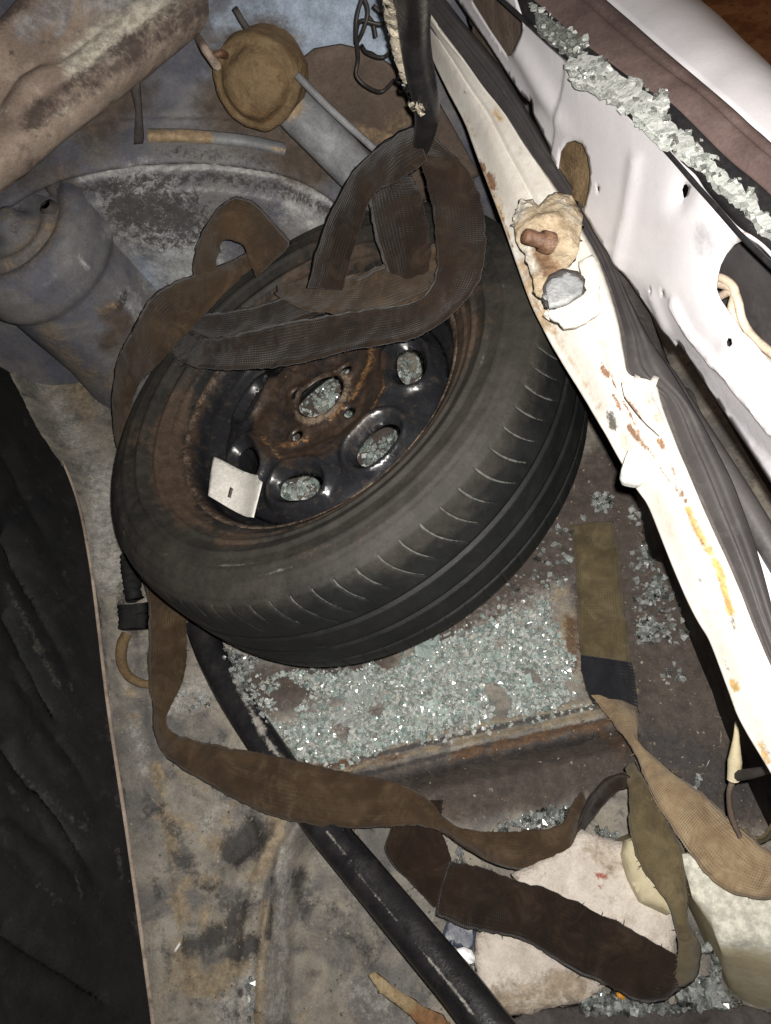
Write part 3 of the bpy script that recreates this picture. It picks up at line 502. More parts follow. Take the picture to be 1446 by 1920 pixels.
# ================================================================== STRAPS
def ribbon(name, st, mat_, parent=None, n=None, m=9, bow=0.0, wav=0.0022, solid=0.0024, **kw):
    A = np.array([s[0] for s in st]); B = np.array([s[1] for s in st])
    L = np.linalg.norm(np.diff((A+B)/2, axis=0), axis=1).sum(); n = n or max(24, int(L/0.0045))
    C = catmull(np.concatenate([A, B], 1), n); A, B = C[:, :3], C[:, 3:]; mid = (A+B)/2
    s = np.concatenate([[0], np.cumsum(np.linalg.norm(np.diff(mid, axis=0), axis=1))])
    T = np.gradient(mid, axis=0); W_ = B-A; N = np.cross(T, W_); N /= np.linalg.norm(N, axis=1)[:, None]+1e-12
    V = []; uv = []
    for j in range(m):
        t = j/(m-1); P = A+(B-A)*t+N*(bow*math.sin(math.pi*t))
        V.append(P); uv.append(np.stack([s, np.full(n, t)], 1))
    V = np.stack(V, 1).reshape(-1, 3); uv = np.stack(uv, 1).reshape(-1, 2)
    Nn = np.repeat(N[:, None], m, 1).reshape(-1, 3); Wn = np.repeat((W_/np.linalg.norm(W_, axis=1)[:, None])[:, None], m, 1).reshape(-1, 3)
    V = V+Nn*(wav*fbm(V, 45, len(name)))[:, None]
    ed = np.abs(uv[:, 1]-0.5) > 0.49; V[ed] += Wn[ed]*(0.0014*nz(V[ed], 55, 3)+0.0010*nz(V[ed], 190, 8))[:, None]; V[ed] += Wn[ed]*(0.00035*rng.standard_normal(ed.sum()))[:, None]
    ob = mesh(name, V, gridfaces(n, m), mat_, parent, uv=uv, solid=solid, offset=0, **kw)
    G = V.reshape(n, m, 3); fv = []; ff = []; fu = []
    for _ in range(int(L*260)):
        i = rng.integers(1, n-1); j = 0 if rng.random() < 0.5 else m-1; out = (G[i, j]-G[i, m//2]); out /= np.linalg.norm(out)+1e-9
        ln = 0.0015+0.006*rng.random()**3; dr = out+0.9*T[i]/np.linalg.norm(T[i])*rng.standard_normal()*0.7+N[i]*rng.standard_normal()*0.4; dr /= np.linalg.norm(dr)
        b0 = G[i, j]-out*0.001; b1 = b0+dr*ln*0.6; b2 = b0+dr*ln+np.array([0, 0, -0.0015])*rng.random()
        tv, tf = tube_vf([b0, b1, b2], [0.0004, 0.00032, 0.0001], 4); k = len(fv); fv += list(tv); ff += [[k+q_ for q_ in f] for f in tf]; fu += [(s[i], 0.5)]*len(tv)
    fr = mesh('frayed_threads', fv, ff, mat_, ob, uv=np.array(fu)); fr['kind'] = 'stuff'
    return ob
def eW(a, b): return [(WW(x0, y0, z0), WW(x1, y1, z1)) for (x0, y0, z0), (x1, y1, z1) in zip(a, b)]
def eZ(a, b): return [(Wz(x0, y0, z0), Wz(x1, y1, z1)) for (x0, y0, z0), (x1, y1, z1) in zip(a, b)]
def add(P, zs): return [(x, y, z) for (x, y), z in zip(P, zs)]

tang = empty('tow_strap', WC+WN*0.10, 'dark brown webbing strap looped in a tangle over the top of the wheel', 'strap')
# big loop on the right sweeping round to the left
o_ = [(806, 250), (861, 300), (896, 356), (910, 425), (906, 494), (889, 540), (854, 582), (813, 615), (757, 639), (654, 656), (555, 682), (444, 692), (360, 686), (316, 655), (298, 612)]
i_ = [(786, 262), (790, 300), (803, 350), (813, 407), (818, 480), (815, 520), (800, 548), (770, 566), (720, 575), (640, 588), (530, 606), (450, 626), (400, 634), (362, 630), (338, 610)]
ribbon('strap_loop', eW(add(o_, [.20, .185, .165, .15, .145, .14, .138, .134, .130, .126, .122, .118, .116, .114, .112]), add(i_, [.21, .20, .185, .17, .155, .148, .146, .142, .138, .134, .130, .126, .122, .118, .114])), MT['webdark'], tang, bow=0.004)
ribbon('strap_loop', eW(add([(340, 690), (318, 640), (330, 596), (400, 588), (480, 574), (560, 548), (600, 535)], [.102, .104, .106, .108, .109, .110, .110]), add([(380, 660), (352, 640), (362, 622), (420, 640), (500, 622), (585, 592), (640, 575)], [.102, .105, .107, .109, .110, .111, .111])), MT['webdark'], tang, bow=0.003)
ribbon('strap_loop', eW(add([(520, 535), (560, 528), (610, 522), (666, 521), (715, 497), (790, 470), (850, 440)], [.114, .118, .122, .126, .130, .132, .13]), add([(515, 550), (555, 574), (595, 584), (666, 588), (734, 582), (805, 552), (870, 520)], [.113, .116, .119, .122, .124, .126, .125])), MT['web'], tang, bow=0.004)
ribbon('strap_loop', eW(add([(684, 345), (692, 380), (700, 420), (712, 470), (735, 530)], [.165, .160, .150, .140, .120]), add([(772, 330), (790, 370), (800, 410), (806, 450), (806, 520)], [.17, .164, .154, .142, .122])), MT['webdark'], tang, bow=0.005)
ribbon('strap_loop', eW(add([(788, 232), (745, 250), (706, 280), (664, 318), (636, 366), (608, 425), (590, 480), (575, 540)], [.225, .218, .21, .20, .185, .165, .148, .128]), add([(800, 300), (778, 318), (744, 342), (700, 362), (684, 400), (670, 445), (656, 490), (640, 545)], [.215, .21, .20, .19, .178, .16, .146, .128])), MT['webdark'], tang, bow=0.005)
# strap that slips off the tyre to the left, with a folded loop
left = empty('tow_strap', Wz(230, 760, 0.05), 'lighter brown webbing strap slipping off the left side of the tyre', 'strap')
ribbon('strap_run', eZ(add([(470, 470), (440, 487), (395, 505), (330, 527), (285, 556), (248, 618), (222, 672), (212, 720), (212, 790), (220, 850)], [.262, .258, .248, .235, .22, .185, .145, .115, .075, .04]), add([(500, 478), (470, 502), (425, 545), (370, 603), (338, 636), (296, 684), (262, 716), (246, 760), (244, 820), (246, 880)], [.268, .262, .25, .232, .215, .18, .14, .11, .07, .035])), MT['web'], left, bow=0.003)
ribbon('strap_fold', eZ(add([(545, 455), (520, 425), (487, 388), (452, 371), (428, 374), (400, 402), (377, 440), (363, 488), (368, 525)], [.25, .275, .30, .315, .318, .308, .29, .26, .235]), add([(480, 520), (470, 495), (460, 462), (440, 450), (424, 449), (414, 456), (411, 470), (406, 492), (410, 530)], [.26, .275, .292, .302, .303, .298, .285, .26, .235])), MT['web'], left, bow=0.004)
# long strap snaking across the bottom
long_ = empty('tow_strap', Wz(600, 1500, 0.0), 'long brown webbing strap snaking across the boot floor below the tyre', 'strap')
eA = [(268, 1080), (279, 1138), (279, 1200), (280, 1260), (285, 1325), (291, 1378), (310, 1415), (347, 1443), (410, 1480), (500, 1525), (600, 1547), (700, 1552), (780, 1546), (830, 1562), (872, 1588), (930, 1622), (1000, 1630), (1058, 1602), (1082, 1560), (1098, 1520)]
eB = [(338, 1110), (349, 1160), (350, 1215), (347, 1262), (333, 1300), (312, 1345), (322, 1372), (350, 1384), (410, 1398), (500, 1414), (580, 1432), (660, 1450), (745, 1468), (800, 1497), (850, 1548), (915, 1560), (990, 1556), (1050, 1545), (1072, 1510), (1092, 1480)]
zA = [.05, .045, .035, .03, .028, .03, .036, .04, .046, .05, .052, .05, .045, .04, .035, .035, .04, .05, .055, .06]
zB = [.05, .045, .035, .03, .028, .03, .036, .042, .05, .056, .06, .06, .056, .052, .05, .055, .06, .065, .07, .075]
ribbon('strap_run', eZ(add(eA, zA), add(eB, zB)), MT['web'], long_, bow=0.003)
ribbon('strap_arch', eZ(add([(1062, 1600), (1078, 1560), (1095, 1510), (1128, 1468), (1160, 1450), (1180, 1455), (1190, 1480)], [.04, .055, .075, .095, .10, .10, .095]), add([(1085, 1570), (1098, 1555), (1115, 1530), (1142, 1500), (1165, 1480), (1185, 1475), (1196, 1490)], [.02, .035, .055, .08, .09, .095, .09])), MT['webdark'], long_, bow=0.002)
ribbon('strap_run', eZ(add([(1172, 1440), (1180, 1470), (1181, 1520), (1182, 1560), (1197, 1612), (1230, 1662), (1256, 1698), (1268, 1740), (1271, 1790), (1262, 1850)], [.09, .10, .105, .11, .115, .118, .118, .11, .09, .06]), add([(1190, 1432), (1210, 1465), (1232, 1505), (1258, 1550), (1284, 1602), (1287, 1660), (1288, 1705), (1292, 1735), (1312, 1776), (1308, 1828)], [.09, .10, .105, .11, .115, .118, .118, .11, .09, .055])), MT['weboliv'], long_, bow=0.004)
ribbon('strap_run', eZ(add([(1312, 1790), (1290, 1790), (1265, 1788), (1197, 1750), (1154, 1726), (1108, 1705), (1043, 1674), (960, 1646), (885, 1622), (843, 1616)], [.055, .065, .075, .085, .09, .095, .09, .075, .05, .035]), add([(1300, 1840), (1268, 1858), (1234, 1877), (1185, 1871), (1130, 1843), (1062, 1811), (1000, 1770), (950, 1754), (885, 1742), (818, 1716)], [.05, .055, .06, .07, .078, .08, .078, .065, .045, .03])), MT['webdark'], long_, bow=0.004)
ribbon('strap_run', eZ(add([(740, 1500), (735, 1545), (724, 1600), (773, 1657), (815, 1700)], [.02, .012, .005, .006, .012]), add([(832, 1500), (826, 1548), (840, 1590), (850, 1630), (880, 1680)], [.02, .012, .004, .006, .012])), MT['webdark'], long_, bow=0.002)
# the pale belt with a black stitched patch
belt = empty('webbing_belt', Wz(1140, 1200, 0.0), 'tan and olive webbing belt with black stitched patch on the right of the floor', 'belt')
ribbon('belt_run', eZ(add([(1072, 985), (1078, 1040), (1081, 1100), (1085, 1180), (1089, 1235)], [.006, .008, .010, .014, .018]), add([(1150, 978), (1160, 1035), (1167, 1100), (1176, 1180), (1184, 1245)], [.006, .008, .010, .014, .018])), MT['weboliv'], belt, bow=0.003)
ribbon('stitched_patch', eZ(add([(1088, 1230), (1092, 1262), (1100, 1290), (1112, 1316)], [.019, .022, .027, .033]), add([(1184, 1244), (1188, 1275), (1193, 1305), (1196, 1336)], [.020, .022, .027, .033])), MT['stitch'], belt, bow=0.003, solid=0.006)
ribbon('belt_run', eZ(add([(1104, 1300), (1148, 1354), (1173, 1385), (1197, 1428), (1225, 1496), (1262, 1555), (1302, 1610), (1339, 1653), (1385, 1678), (1446, 1686), (1540, 1680)], [.028, .05, .065, .085, .11, .125, .135, .142, .145, .145, .14]), add([(1196, 1325), (1196, 1350), (1201, 1397), (1240, 1432), (1278, 1459), (1324, 1496), (1364, 1533), (1401, 1561), (1432, 1590), (1480, 1600), (1560, 1580)], [.028, .055, .07, .09, .11, .125, .138, .146, .15, .15, .145])), MT['weblight'], belt, bow=0.006)
ribbon('belt_run', eZ(add([(1375, 1560), (1400, 1582), (1425, 1583), (1450, 1565), (1480, 1530)], [.12, .12, .12, .12, .12]), add([(1400, 1552), (1410, 1566), (1425, 1568), (1440, 1555), (1460, 1520)], [.128, .13, .13, .13, .13])), MT['weboliv'], belt)

# ================================================================== BLACK RUBBER STRIPS
spine = [Wz(x, y, z) for x, y, z in [(372, 1165, .015), (400, 1235, .018), (440, 1310, .022), (500, 1400, .03), (585, 1520, .035), (680, 1635, .05), (780, 1755, .07), (860, 1850, .085), (930, 1940, .10), (1010, 2040, .11), (1180, 2260, .12)]]
a = np.linspace(0, 2*np.pi, 28, endpoint=False); pr = np.stack([np.cos(a), np.sin(a)], 1)*(1+0.16*np.cos(2*a)[:, None])
pr *= (1-0.20*np.exp(-((np.mod(a-math.pi/2*1.06+math.pi, 2*math.pi)-math.pi)/0.22)**2))[:, None]
V, Fc = tube_vf(spine, [0.0165, 0.0172, 0.018, 0.0182, 0.0182], 28, 170, pr)
stm = strokes(V, [([(440, 1265), (470, 1335), (505, 1395), (535, 1430)], 9, 0.75), ([(612, 1560), (700, 1670), (780, 1765), (900, 1915)], 3.2, 0.8), ([(480, 1350), (492, 1372)], 10, 0.9)])  # dust marks, plus a thin long stroke painting the highlight line into the colour
strip = mesh('rubber_strip', V, Fc, MT['rubber'], attrs=dict(dust=stm)); tag(strip, 'long black rubber strip with groove, dust and painted highlight line running to the bottom edge', 'rubber strip')
# seal hanging from the top, with torn foam along it
hang = empty('door_seal', Wz(800, 260, 0.42), 'black rubber seal hanging from the top with torn cream foam', 'rubber seal')
hp = [WW(x, y, z) for x, y, z in [(772, -70, .42), (775, 0, .37), (777, 60, .335), (785, 120, .305), (797, 180, .275), (801, 215, .255), (797, 245, .235), (790, 275, .215)]]
tube('seal_body', hp, [0.0155, 0.0158, 0.015, 0.0135, 0.0125, 0.0125, 0.011, 0.009], MT['rubber'], hang, k=16, n=60)
for k, off in enumerate((-0.006,)):
    sp2 = [WW(x, y, z) for x, y, z in [(738, -60, .41), (742, 0, .37), (746, 50, .34), (752, 110, .31), (764, 150, .285)]]
    V, Fc = tube_vf(sp2, [0.009, 0.010, 0.010, 0.007, 0.003], 10, 70); V = V+np.stack([fbm(V, 160, 1), fbm(V, 160, 5), fbm(V, 160, 9)], 1)*0.0035
    mesh('torn_foam', V, Fc, MT['fluff'], hang)
for x, y in ((757, 150), (762, 166), (771, 176), (776, 195), (784, 205), (765, 140)):
    c = WW(x, y, .275); V, Fc = tube_vf([c+np.array([0, 0.004, 0]), c, c-np.array([0, 0.004, 0])], [0.002, 0.0045, 0.002], 7); V = V+0.002*rng.standard_normal(V.shape)
    mesh('torn_foam', V, Fc, MT['fluff'] if y % 2 else MT['rubber'], hang)
# thin black wires beside it
wires = empty('loose_wire', WA(700, 150, 0.02), 'thin tangled black wires hanging beside the rubber seal', 'wire')
for pts in ([(690, -30), (672, 20), (668, 60), (672, 110), (668, 140), (685, 160), (715, 172), (740, 150)], [(675, -20), (690, 20), (680, 60), (668, 80), (675, 40), (715, 45), (745, 25)], [(740, -30), (735, 0), (740, 30), (748, 60)], [(700, 10), (728, 40), (740, 80), (720, 107), (690, 100), (678, 85)], [(690, 30), (700, 45), (705, 70)]):
    tube('wire', [WA(x, y, 0.02+0.004*(i % 3)) for i, (x, y) in enumerate(pts)], 0.0022, MT['wire'], wires, k=7, n=50)

# ================================================================== TOP LEFT TRIM BEAM
bt = empty('parcel_shelf_support', Wz(220, 170, 0.44), 'dusty brown padded shelf support slanting across the upper left corner', 'shelf support')
# cross-section runs from the lower-right edge up to the left, stations along its length
low = [(-60, 392), (40, 312), (130, 238), (250, 148), (350, 68), (470, -28), (540, -80)]
mid1 = [(-60, 345), (30, 268), (120, 196), (240, 108), (340, 28), (450, -60), (520, -110)]
mid2 = [(-60, 270), (10, 205), (110, 140), (220, 62), (320, -10), (420, -80), (490, -140)]
top = [(-60, 120), (0, 40), (60, -20), (120, -60), (200, -110), (300, -170), (400, -230)]
rows = [[Wz(x, y, z) for x, y in P] for P, z in ((low, .41), (low, .428), (mid1, .455), (mid2, .464), (top, .505))]
Rw = np.array([catmull(r, 110) for r in rows]); prof_ = catmull(Rw.transpose(0, 1, 2).reshape(len(rows), -1), 70).reshape(70, 110, 3)
BV = prof_.reshape(-1, 3); BV = BV+np.array([0.2, -0.2, 0.95])*(0.004*fbm(BV, 10, 3)+0.0008*fbm(BV, 70, 6))[:, None]
q = proj(BV)
for pts, wd, hg in (([(30, 215), (60, 170), (150, 120), (250, 40), (320, -20)], 16, 0.010), ([(110, 140), (200, 75), (300, 0)], 14, -0.006), ([(60, 240), (140, 190), (260, 95), (380, 5)], 12, -0.005)):
    BV = BV+np.array([0.2, -0.2, 0.95])*(hg*np.exp(-(segdist(q, pts)[0]/wd)**2))[:, None]
mesh('padding', BV, gridfaces(70, 110), MT['beam'], bt, solid=0.006, attrs=dict(pale=strokes(BV, [([(150, 120), (210, 70), (300, 0)], 48, 0.85), ([(60, 250), (160, 175)], 10, 0.5), ([(0, 215), (20, 210)], 12, 0.6)]), dark=strokes(BV, [([(60, 230), (150, 165), (300, 60), (400, -10)], 36, 0.7), ([(10, 190), (60, 90)], 40, 0.35), ([(0, 30), (40, 5)], 30, 0.9), ([(20, 105), (22, 106)], 8, 0.8)]), grey=strokes(BV, [([(50, 60), (110, 20)], 44, 0.75), ([(110, 70), (135, 20)], 14, 0.8), ([(180, 20), (240, 0)], 50, 0.6)])))
tube('lower_flange', [Wz(x+4, y+4, .398) for x, y in low], 0.005, MT['beam'], bt, k=8, n=60)
fb = [WA(x, y, -0.03) for x, y in [(278, 254), (340, 254), (400, 258), (470, 266), (535, 280)]]
fbV, fbF = tube_vf(fb, 0.0075, 12, 60, np.array([(1, -.5), (1, .5), (.6, .7), (0, .75), (-.6, .7), (-1, .5), (-1, -.5), (-.5, -.7), (.5, -.7)]))
mesh('arch_flange', fbV, fbF, MT['pipe'], arch, attrs=dict(mud=strokes(fbV, [([(285, 258), (385, 260)], 22, 1.0), ([(500, 276), (535, 282)], 8, 0.6)])))
# small bracket hooked under the beam
hook = empty('hook_bracket', WA(400, 110, .03), 'small rusty bent bracket under the shelf support', 'bracket')
tube('bracket_arm', [Wz(366, 62, .40), WA(385, 92, .05), WA(407, 124, .035)], 0.0045, MT['beam'], hook, k=6, n=16)
tube('bracket_hook', [WA(407, 124, .035), WA(400, 108, .035), WA(412, 100, .035), WA(424, 104, .02)], 0.004, MT['bolt'], hook, k=6, n=20)

# ================================================================== FILLER NECK, PAD, ROD
pad = [(548, 150), (560, 120), (590, 98), (640, 92), (700, 108), (760, 150), (820, 190), (900, 330), (760, 400), (640, 300)]
pu = [to_uv(WA(x, y, -0.05)) for x, y in pad]
SV, SF, SP = sheet_vf(pu, [], 0.01, lambda P, h: ap-an*0.055+P[:, :1]*au+P[:, 1:]*av+h[:, None]*an, lambda P: 0.004*np.sin(P[:, 0]*30))
pd = mesh('sound_pad', SV, SF, MT['pad'], solid=0.006, attrs=dict(mud=strokes(SV, [([(650, 250), (720, 260), (760, 220)], 40, 0.6)]))); tag(pd, 'brown sound deadening pad on the body side behind the filler pipe', 'sound pad')
fn = empty('filler_pipe', WA(600, 240, .02), 'pale grey fuel filler pipe with tan sealant cap on the body side', 'pipe')
V, Fc = tube_vf([WA(520, 165, -.03), WA(556, 205, -.005), WA(600, 250, .016), WA(660, 312, .035), WA(720, 372, .04)], [0.027, 0.026, 0.0255, 0.0255, 0.0255], 24, 60)
mesh('pipe_body', V, Fc, MT['pipe'], fn, attrs=dict(mud=strokes(V, [([(540, 190), (545, 200)], 34, 0.9)])))
dc = WA(486, 152, .004); dn = an*0.9+np.array([-0.2, 0, 0.3]); dn /= np.linalg.norm(dn); d1 = np.cross(dn, [0, 0, 1.0]); d1 /= np.linalg.norm(d1); d2 = np.cross(dn, d1)
dp = [(0.058, -0.03), (0.056, 0.000), (0.054, 0.010), (0.048, 0.013), (0.044, 0.012), (0.040, 0.017), (0.036, 0.023), (0.030, 0.027), (0.022, 0.029), (0.010, 0.030), (0.0, 0.030)]
dq = catmull(np.array(dp), 36); V = np.array([dc+dn*h+0.88*r*(math.cos(t)*d1+math.sin(t)*d2) for t in np.linspace(0, 2*np.pi, 56, endpoint=False) for r, h in dq])
V = V+0.004*np.stack([fbm(V, 30, 1), fbm(V, 30, 4), fbm(V, 30, 7)], 1)
mesh('sealant_cap', V, gridfaces(56, len(dq), closed_n=True), MT['tan'], fn, attrs=dict(brown=strokes(V, [([(440, 200), (500, 215)], 24, 0.5)])))
tube('thin_rod', [WA(556, 140, .03), WA(620, 205, .04), WA(703, 280, .05)], 0.0042, MT['pipe'], fn, k=8, n=12)
# seam in the body side running up to the cap
sm_ = tube('panel_seam', [WA(440, 15, -0.03), WA(470, 60, -0.03), WA(540, 120, -0.03)], 0.0035, MT['liner'], arch, k=6, n=12)
tube('panel_seam', [WA(600, -10, -0.09), WA(622, 30, -0.09), WA(640, 68, -0.09)], 0.003, MT['liner'], arch, k=6, n=12)
br = [to_uv(WA(x, y, -.02)) for x, y in [(245, 150), (262, 150), (268, 235), (270, 262), (252, 264), (256, 200)]]
SV, SF, _ = sheet_vf(br, [], 0.006, lambda P, h: ap-an*0.012+P[:, :1]*au+P[:, 1:]*av, None); mesh('bracket_rib', SV, SF, MT['liner'], arch, solid=0.012)

# ================================================================== REAR SILL
ST = [(740, -60, 755, -50), (770, 15, 790, 20), (800, 85, 838, 84), (822, 135, 880, 135), (845, 180, 910, 178), (872, 230, 952, 228), (895, 295, 990, 288), (932, 391, 1032, 345), (960, 470, 1080, 420), (995, 570, 1118, 484), (1030, 640, 1140, 548), (1060, 690, 1158, 610), (1094, 745, 1168, 668), (1124, 796, 1176, 712), (1134, 812, 1228, 720), (1155, 850, 1240, 768), (1190, 912, 1266, 838), (1215, 945, 1292, 900), (1240, 1010, 1318, 962), (1268, 1080, 1347, 1026), (1290, 1130, 1376, 1092), (1308, 1165, 1392, 1130), (1330, 1200, 1402, 1160), (1360, 1280, 1440, 1250), (1385, 1350, 1480, 1330), (1446, 1450, 1530, 1440), (1520, 1580, 1600, 1570), (1640, 1810, 1720, 1800), (1760, 2050, 1840, 2040)]
zl, zr = 0.425, 0.455
A = np.array([Wz(a, b, zl) for a, b, _, _ in ST]); B = np.array([Wz(c, d_, zr) for _, _, c, d_ in ST])
kk = len(ST); tt_ = np.linspace(0, kk-1, 520)
C = np.stack([np.interp(tt_, np.arange(kk), np.concatenate([A, B], 1)[:, i]) for i in range(6)], 1)
ker = np.ones(13)/13
for i in range(6): C[6:-6, i] = np.convolve(C[:, i], ker, 'valid')
A, B = C[:, :3], C[:, 3:]; m = 34; LV = []; S = []
for i in range(len(A)):
    wv_ = B[i]-A[i]; wl = np.linalg.norm(wv_[:2])
    for j in range(m):
        s = (j-4)/(m-5)
        if s < 0: p = A[i]+np.array([0.012*(-s*8), 0.004*(-s*8), -0.022*(-s*8)])
        else:
            p = A[i]+wv_*s; lift = 0.011*float(sm(np.array(s), 0.0, 0.38))-0.0*s
            p = p+np.array([0, 0, lift+(-0.004*math.exp(-((s-0.56)/0.035)**2))-0.006*float(sm(np.array(s), 0.9, 1.0))])
        LV.append(p); S.append(s)
LV = np.array(LV); S = np.array(S); LV[:, 2] += 0.0007*fbm(LV, 18, 2)+0.0002*fbm(LV, 140, 4)
tpar = np.repeat(tt_, m)
seam = np.exp(-((S-0.56-0.05*np.sin(tpar*2.1))/0.06)**2)
sill = empty('rear_sill', Wz(1200, 950, 0.40), 'cream painted rear sill lip with rusty seam running down the right side', 'sill')
yel = strokes(LV, [([(1290, 955), (1312, 1000), (1335, 1040), (1350, 1075), (1362, 1120), (1370, 1150)], 11, 0.95), ([(1372, 1280), (1380, 1290)], 10, 0.8), ([(1425, 1395), (1440, 1430)], 9, 0.9), ([(928, 210), (938, 222)], 9, 0.7), ([(1235, 828), (1240, 830)], 9, 0.6)])
rs = strokes(LV, [([(1128, 680), (1165, 745), (1210, 832), (1240, 880), (1275, 930)], 3.5, 0.75), ([(1290, 960), (1330, 1045), (1350, 1090)], 3, 0.6), ([(1000, 560), (1030, 610)], 4, 0.6), ([(900, 300), (935, 385), (962, 465)], 3.5, 0.6),([(904, 310), (906, 318)], 9, 0.9), ([(918, 330), (926, 350)], 11, 0.85), ([(1130, 690), (1142, 706)], 8, 0.9), ([(1150, 740), (1165, 770)], 6, 0.8), ([(1180, 800), (1210, 838)], 8, 0.95), ([(1238, 826), (1242, 836)], 9, 0.9), ([(1258, 870), (1285, 940)], 6, 0.7), ([(1000, 590), (1010, 520)], 6, 0.4), ([(1330, 1020), (1350, 1060)], 4, 0.6)])
dt = strokes(LV, [([(905, 320), (925, 370), (950, 440)], 16, 0.65), ([(985, 500), (1000, 560), (1020, 600)], 26, 0.75), ([(1010, 570), (1050, 640), (1120, 760)], 14, 0.5), ([(1070, 600), (1130, 640)], 40, 0.35), ([(1170, 820), (1215, 930)], 10, 0.5), ([(870, 215), (900, 280)], 10, 0.4), ([(1330, 1200), (1380, 1330)], 9, 0.4)])
sp = strokes(LV, [([(1146, 775), (1150, 800)], 12, 0.95), ([(884, 300), (890, 310)], 6, 0.6), ([(870, 172), (878, 176)], 5, 0.6), ([(1372, 1160), (1378, 1180)], 7, 0.7), ([(1360, 1240), (1366, 1255)], 7, 0.6), ([(985, 255), (1010, 310)], 5, 0.6), ([(1400, 1330), (1446, 1420)], 5, 0.5), ([(1217, 795), (1219, 797)], 6, 0.7), ([(1312, 1087), (1314, 1089)], 5, 0.7)])
lip = mesh('sill_lip', LV, gridfaces(len(A), m), MT['cream'], sill, attrs=dict(yellow=yel, rust=rs, dirt=dt, spot=sp), solid=0.0016)
# torn flap of the seam, standing proud
def flap(name, pts, z, mat_, parent, thick=0.002, step=0.004, amp=0.0015, tilt=(0, 0), attrs=None):
    P3 = [Wz(x, y, z) for x, y in pts]; o = np.mean(P3, 0)
    V, Fc, P = sheet_vf([(p-o)[:2] for p in P3], [], step, lambda P, h: np.column_stack([P+o[:2], o[2]+h]), lambda P: tilt[0]*P[:, 0]+tilt[1]*P[:, 1])
    V[:, 2] += amp*fbm(V, 70, 3); return mesh(name, V, Fc, mat_, parent, solid=thick, attrs=attrs(V) if attrs else None)
flap('torn_flap', [(1166, 716), (1188, 718), (1190, 702), (1200, 708), (1208, 724), (1218, 716), (1226, 704), (1236, 708), (1230, 722), (1222, 738), (1240, 772), (1252, 800), (1238, 815), (1215, 795), (1190, 770), (1172, 742)], 0.474, MT['cream'], sill, attrs=lambda V: dict(dirt=strokes(V, [([(1210, 730), (1235, 790)], 14, 0.6)]), rust=strokes(V, [([(1172, 745), (1200, 785)], 7, 0.7)]), yellow=np.zeros(len(V)), spot=np.zeros(len(V))))
# rubber bumper stop
bc = [Wz(x, y, z) for x, y, z in [(1196, 848, .455), (1190, 880, .452), (1182, 905, .435)]]
pr = np.array([(math.copysign(abs(math.cos(t))**0.6, math.cos(t)), 0.62*math.copysign(abs(math.sin(t))**0.6, math.sin(t))) for t in np.linspace(0, 2*math.pi, 20, endpoint=False)])
tube('bump_stop', [bc[0], bc[0]*.9+bc[1]*.1, bc[1], bc[2]*.9+bc[1]*.1, bc[2]], [0.007, 0.0085, 0.0092, 0.0088, 0.0065], MT['nylon'], sill, prof=pr, n=24)
# latch bracket crusted with tan filler, its bolt and the grey sealant
lp = [(962, 398), (978, 366), (1000, 366), (1010, 378), (1040, 352), (1072, 358), (1094, 398), (1086, 466), (1066, 496), (1040, 520), (1024, 556), (1006, 545), (1000, 520), (985, 470), (968, 445)]
P3 = [Wz(x, y, .475) for x, y in lp]; o = np.mean(P3, 0); cpk = (Wz(1030, 420, .475)-o)[:2]
V, Fc, P = sheet_vf([(p-o)[:2] for p in P3], [], 0.0025, lambda P, h: np.column_stack([P+o[:2], o[2]+h]), lambda P: 0.009*np.exp(-((P-cpk)**2).sum(1)/0.016**2)-0.004*(1-sm(segdist(P, [(p-o)[:2] for p in P3], True)[0], 0, 0.008)))
V[:, 2] += 0.003*fbm(V, 70, 8)+0.0014*fbm(V, 200, 2)
br_ = mesh('latch_bracket', V, Fc, MT['filler'], sill, solid=0.006, attrs=dict(brown=strokes(V, [([(1015, 480), (1035, 505)], 26, 0.95), ([(985, 430), (1000, 500)], 14, 0.4), ([(1000, 440), (1035, 450)], 20, 0.7), ([(1060, 400), (1085, 380)], 22, 0.4), ([(962, 398), (978, 366), (1000, 366)], 5, 0.8)]), pale=strokes(V, [([(965, 400), (985, 370)], 24, 0.85), ([(1060, 380), (1085, 420)], 26, 0.5), ([(985, 470), (1000, 500)], 16, 0.8)])))
c0 = Wz(1018, 452, .497); bd = Wz(985, 442, .506)-c0; bd /= np.linalg.norm(bd)
flap('recess_shade_sheet', [(1018, 536), (1030, 514), (1056, 504), (1084, 508), (1098, 524), (1094, 548), (1040, 576), (1022, 572)], .476, MT['liner'], sill, thick=0.003)  # flat dark sheet standing in for the shade of the latch recess
tube('bolt', [c0-bd*0.008, c0+bd*0.001, c0+bd*0.0015, c0+bd*0.014, c0+bd*0.017, c0+bd*0.018, c0+bd*0.0183], [0.0088, 0.0084, 0.0056, 0.0060, 0.0056, 0.004, 0.0004], MT['bolt'], br_, k=14)
flap('grey_sealant', [(1024, 532), (1034, 518), (1052, 516), (1060, 508), (1082, 516), (1094, 530), (1090, 548), (1062, 566), (1030, 574), (1026, 556)], .481, tilt=(0.05, -0.08), mat_= MT['sealant'], parent=sill, thick=0.005, step=0.003, amp=0.0012)
flap('torn_flap', [(1085, 490), (1110, 478), (1125, 492), (1124, 540), (1128, 580), (1100, 600), (1060, 610), (1030, 590), (1026, 572), (1070, 566), (1098, 545)], .468, MT['cream'], sill, thick=0.006, step=0.004, amp=0.002, attrs=lambda V: dict(dirt=strokes(V, [([(1030, 580), (1060, 600)], 16, 0.5)]), rust=np.zeros(len(V)), yellow=np.zeros(len(V)), spot=np.zeros(len(V))))
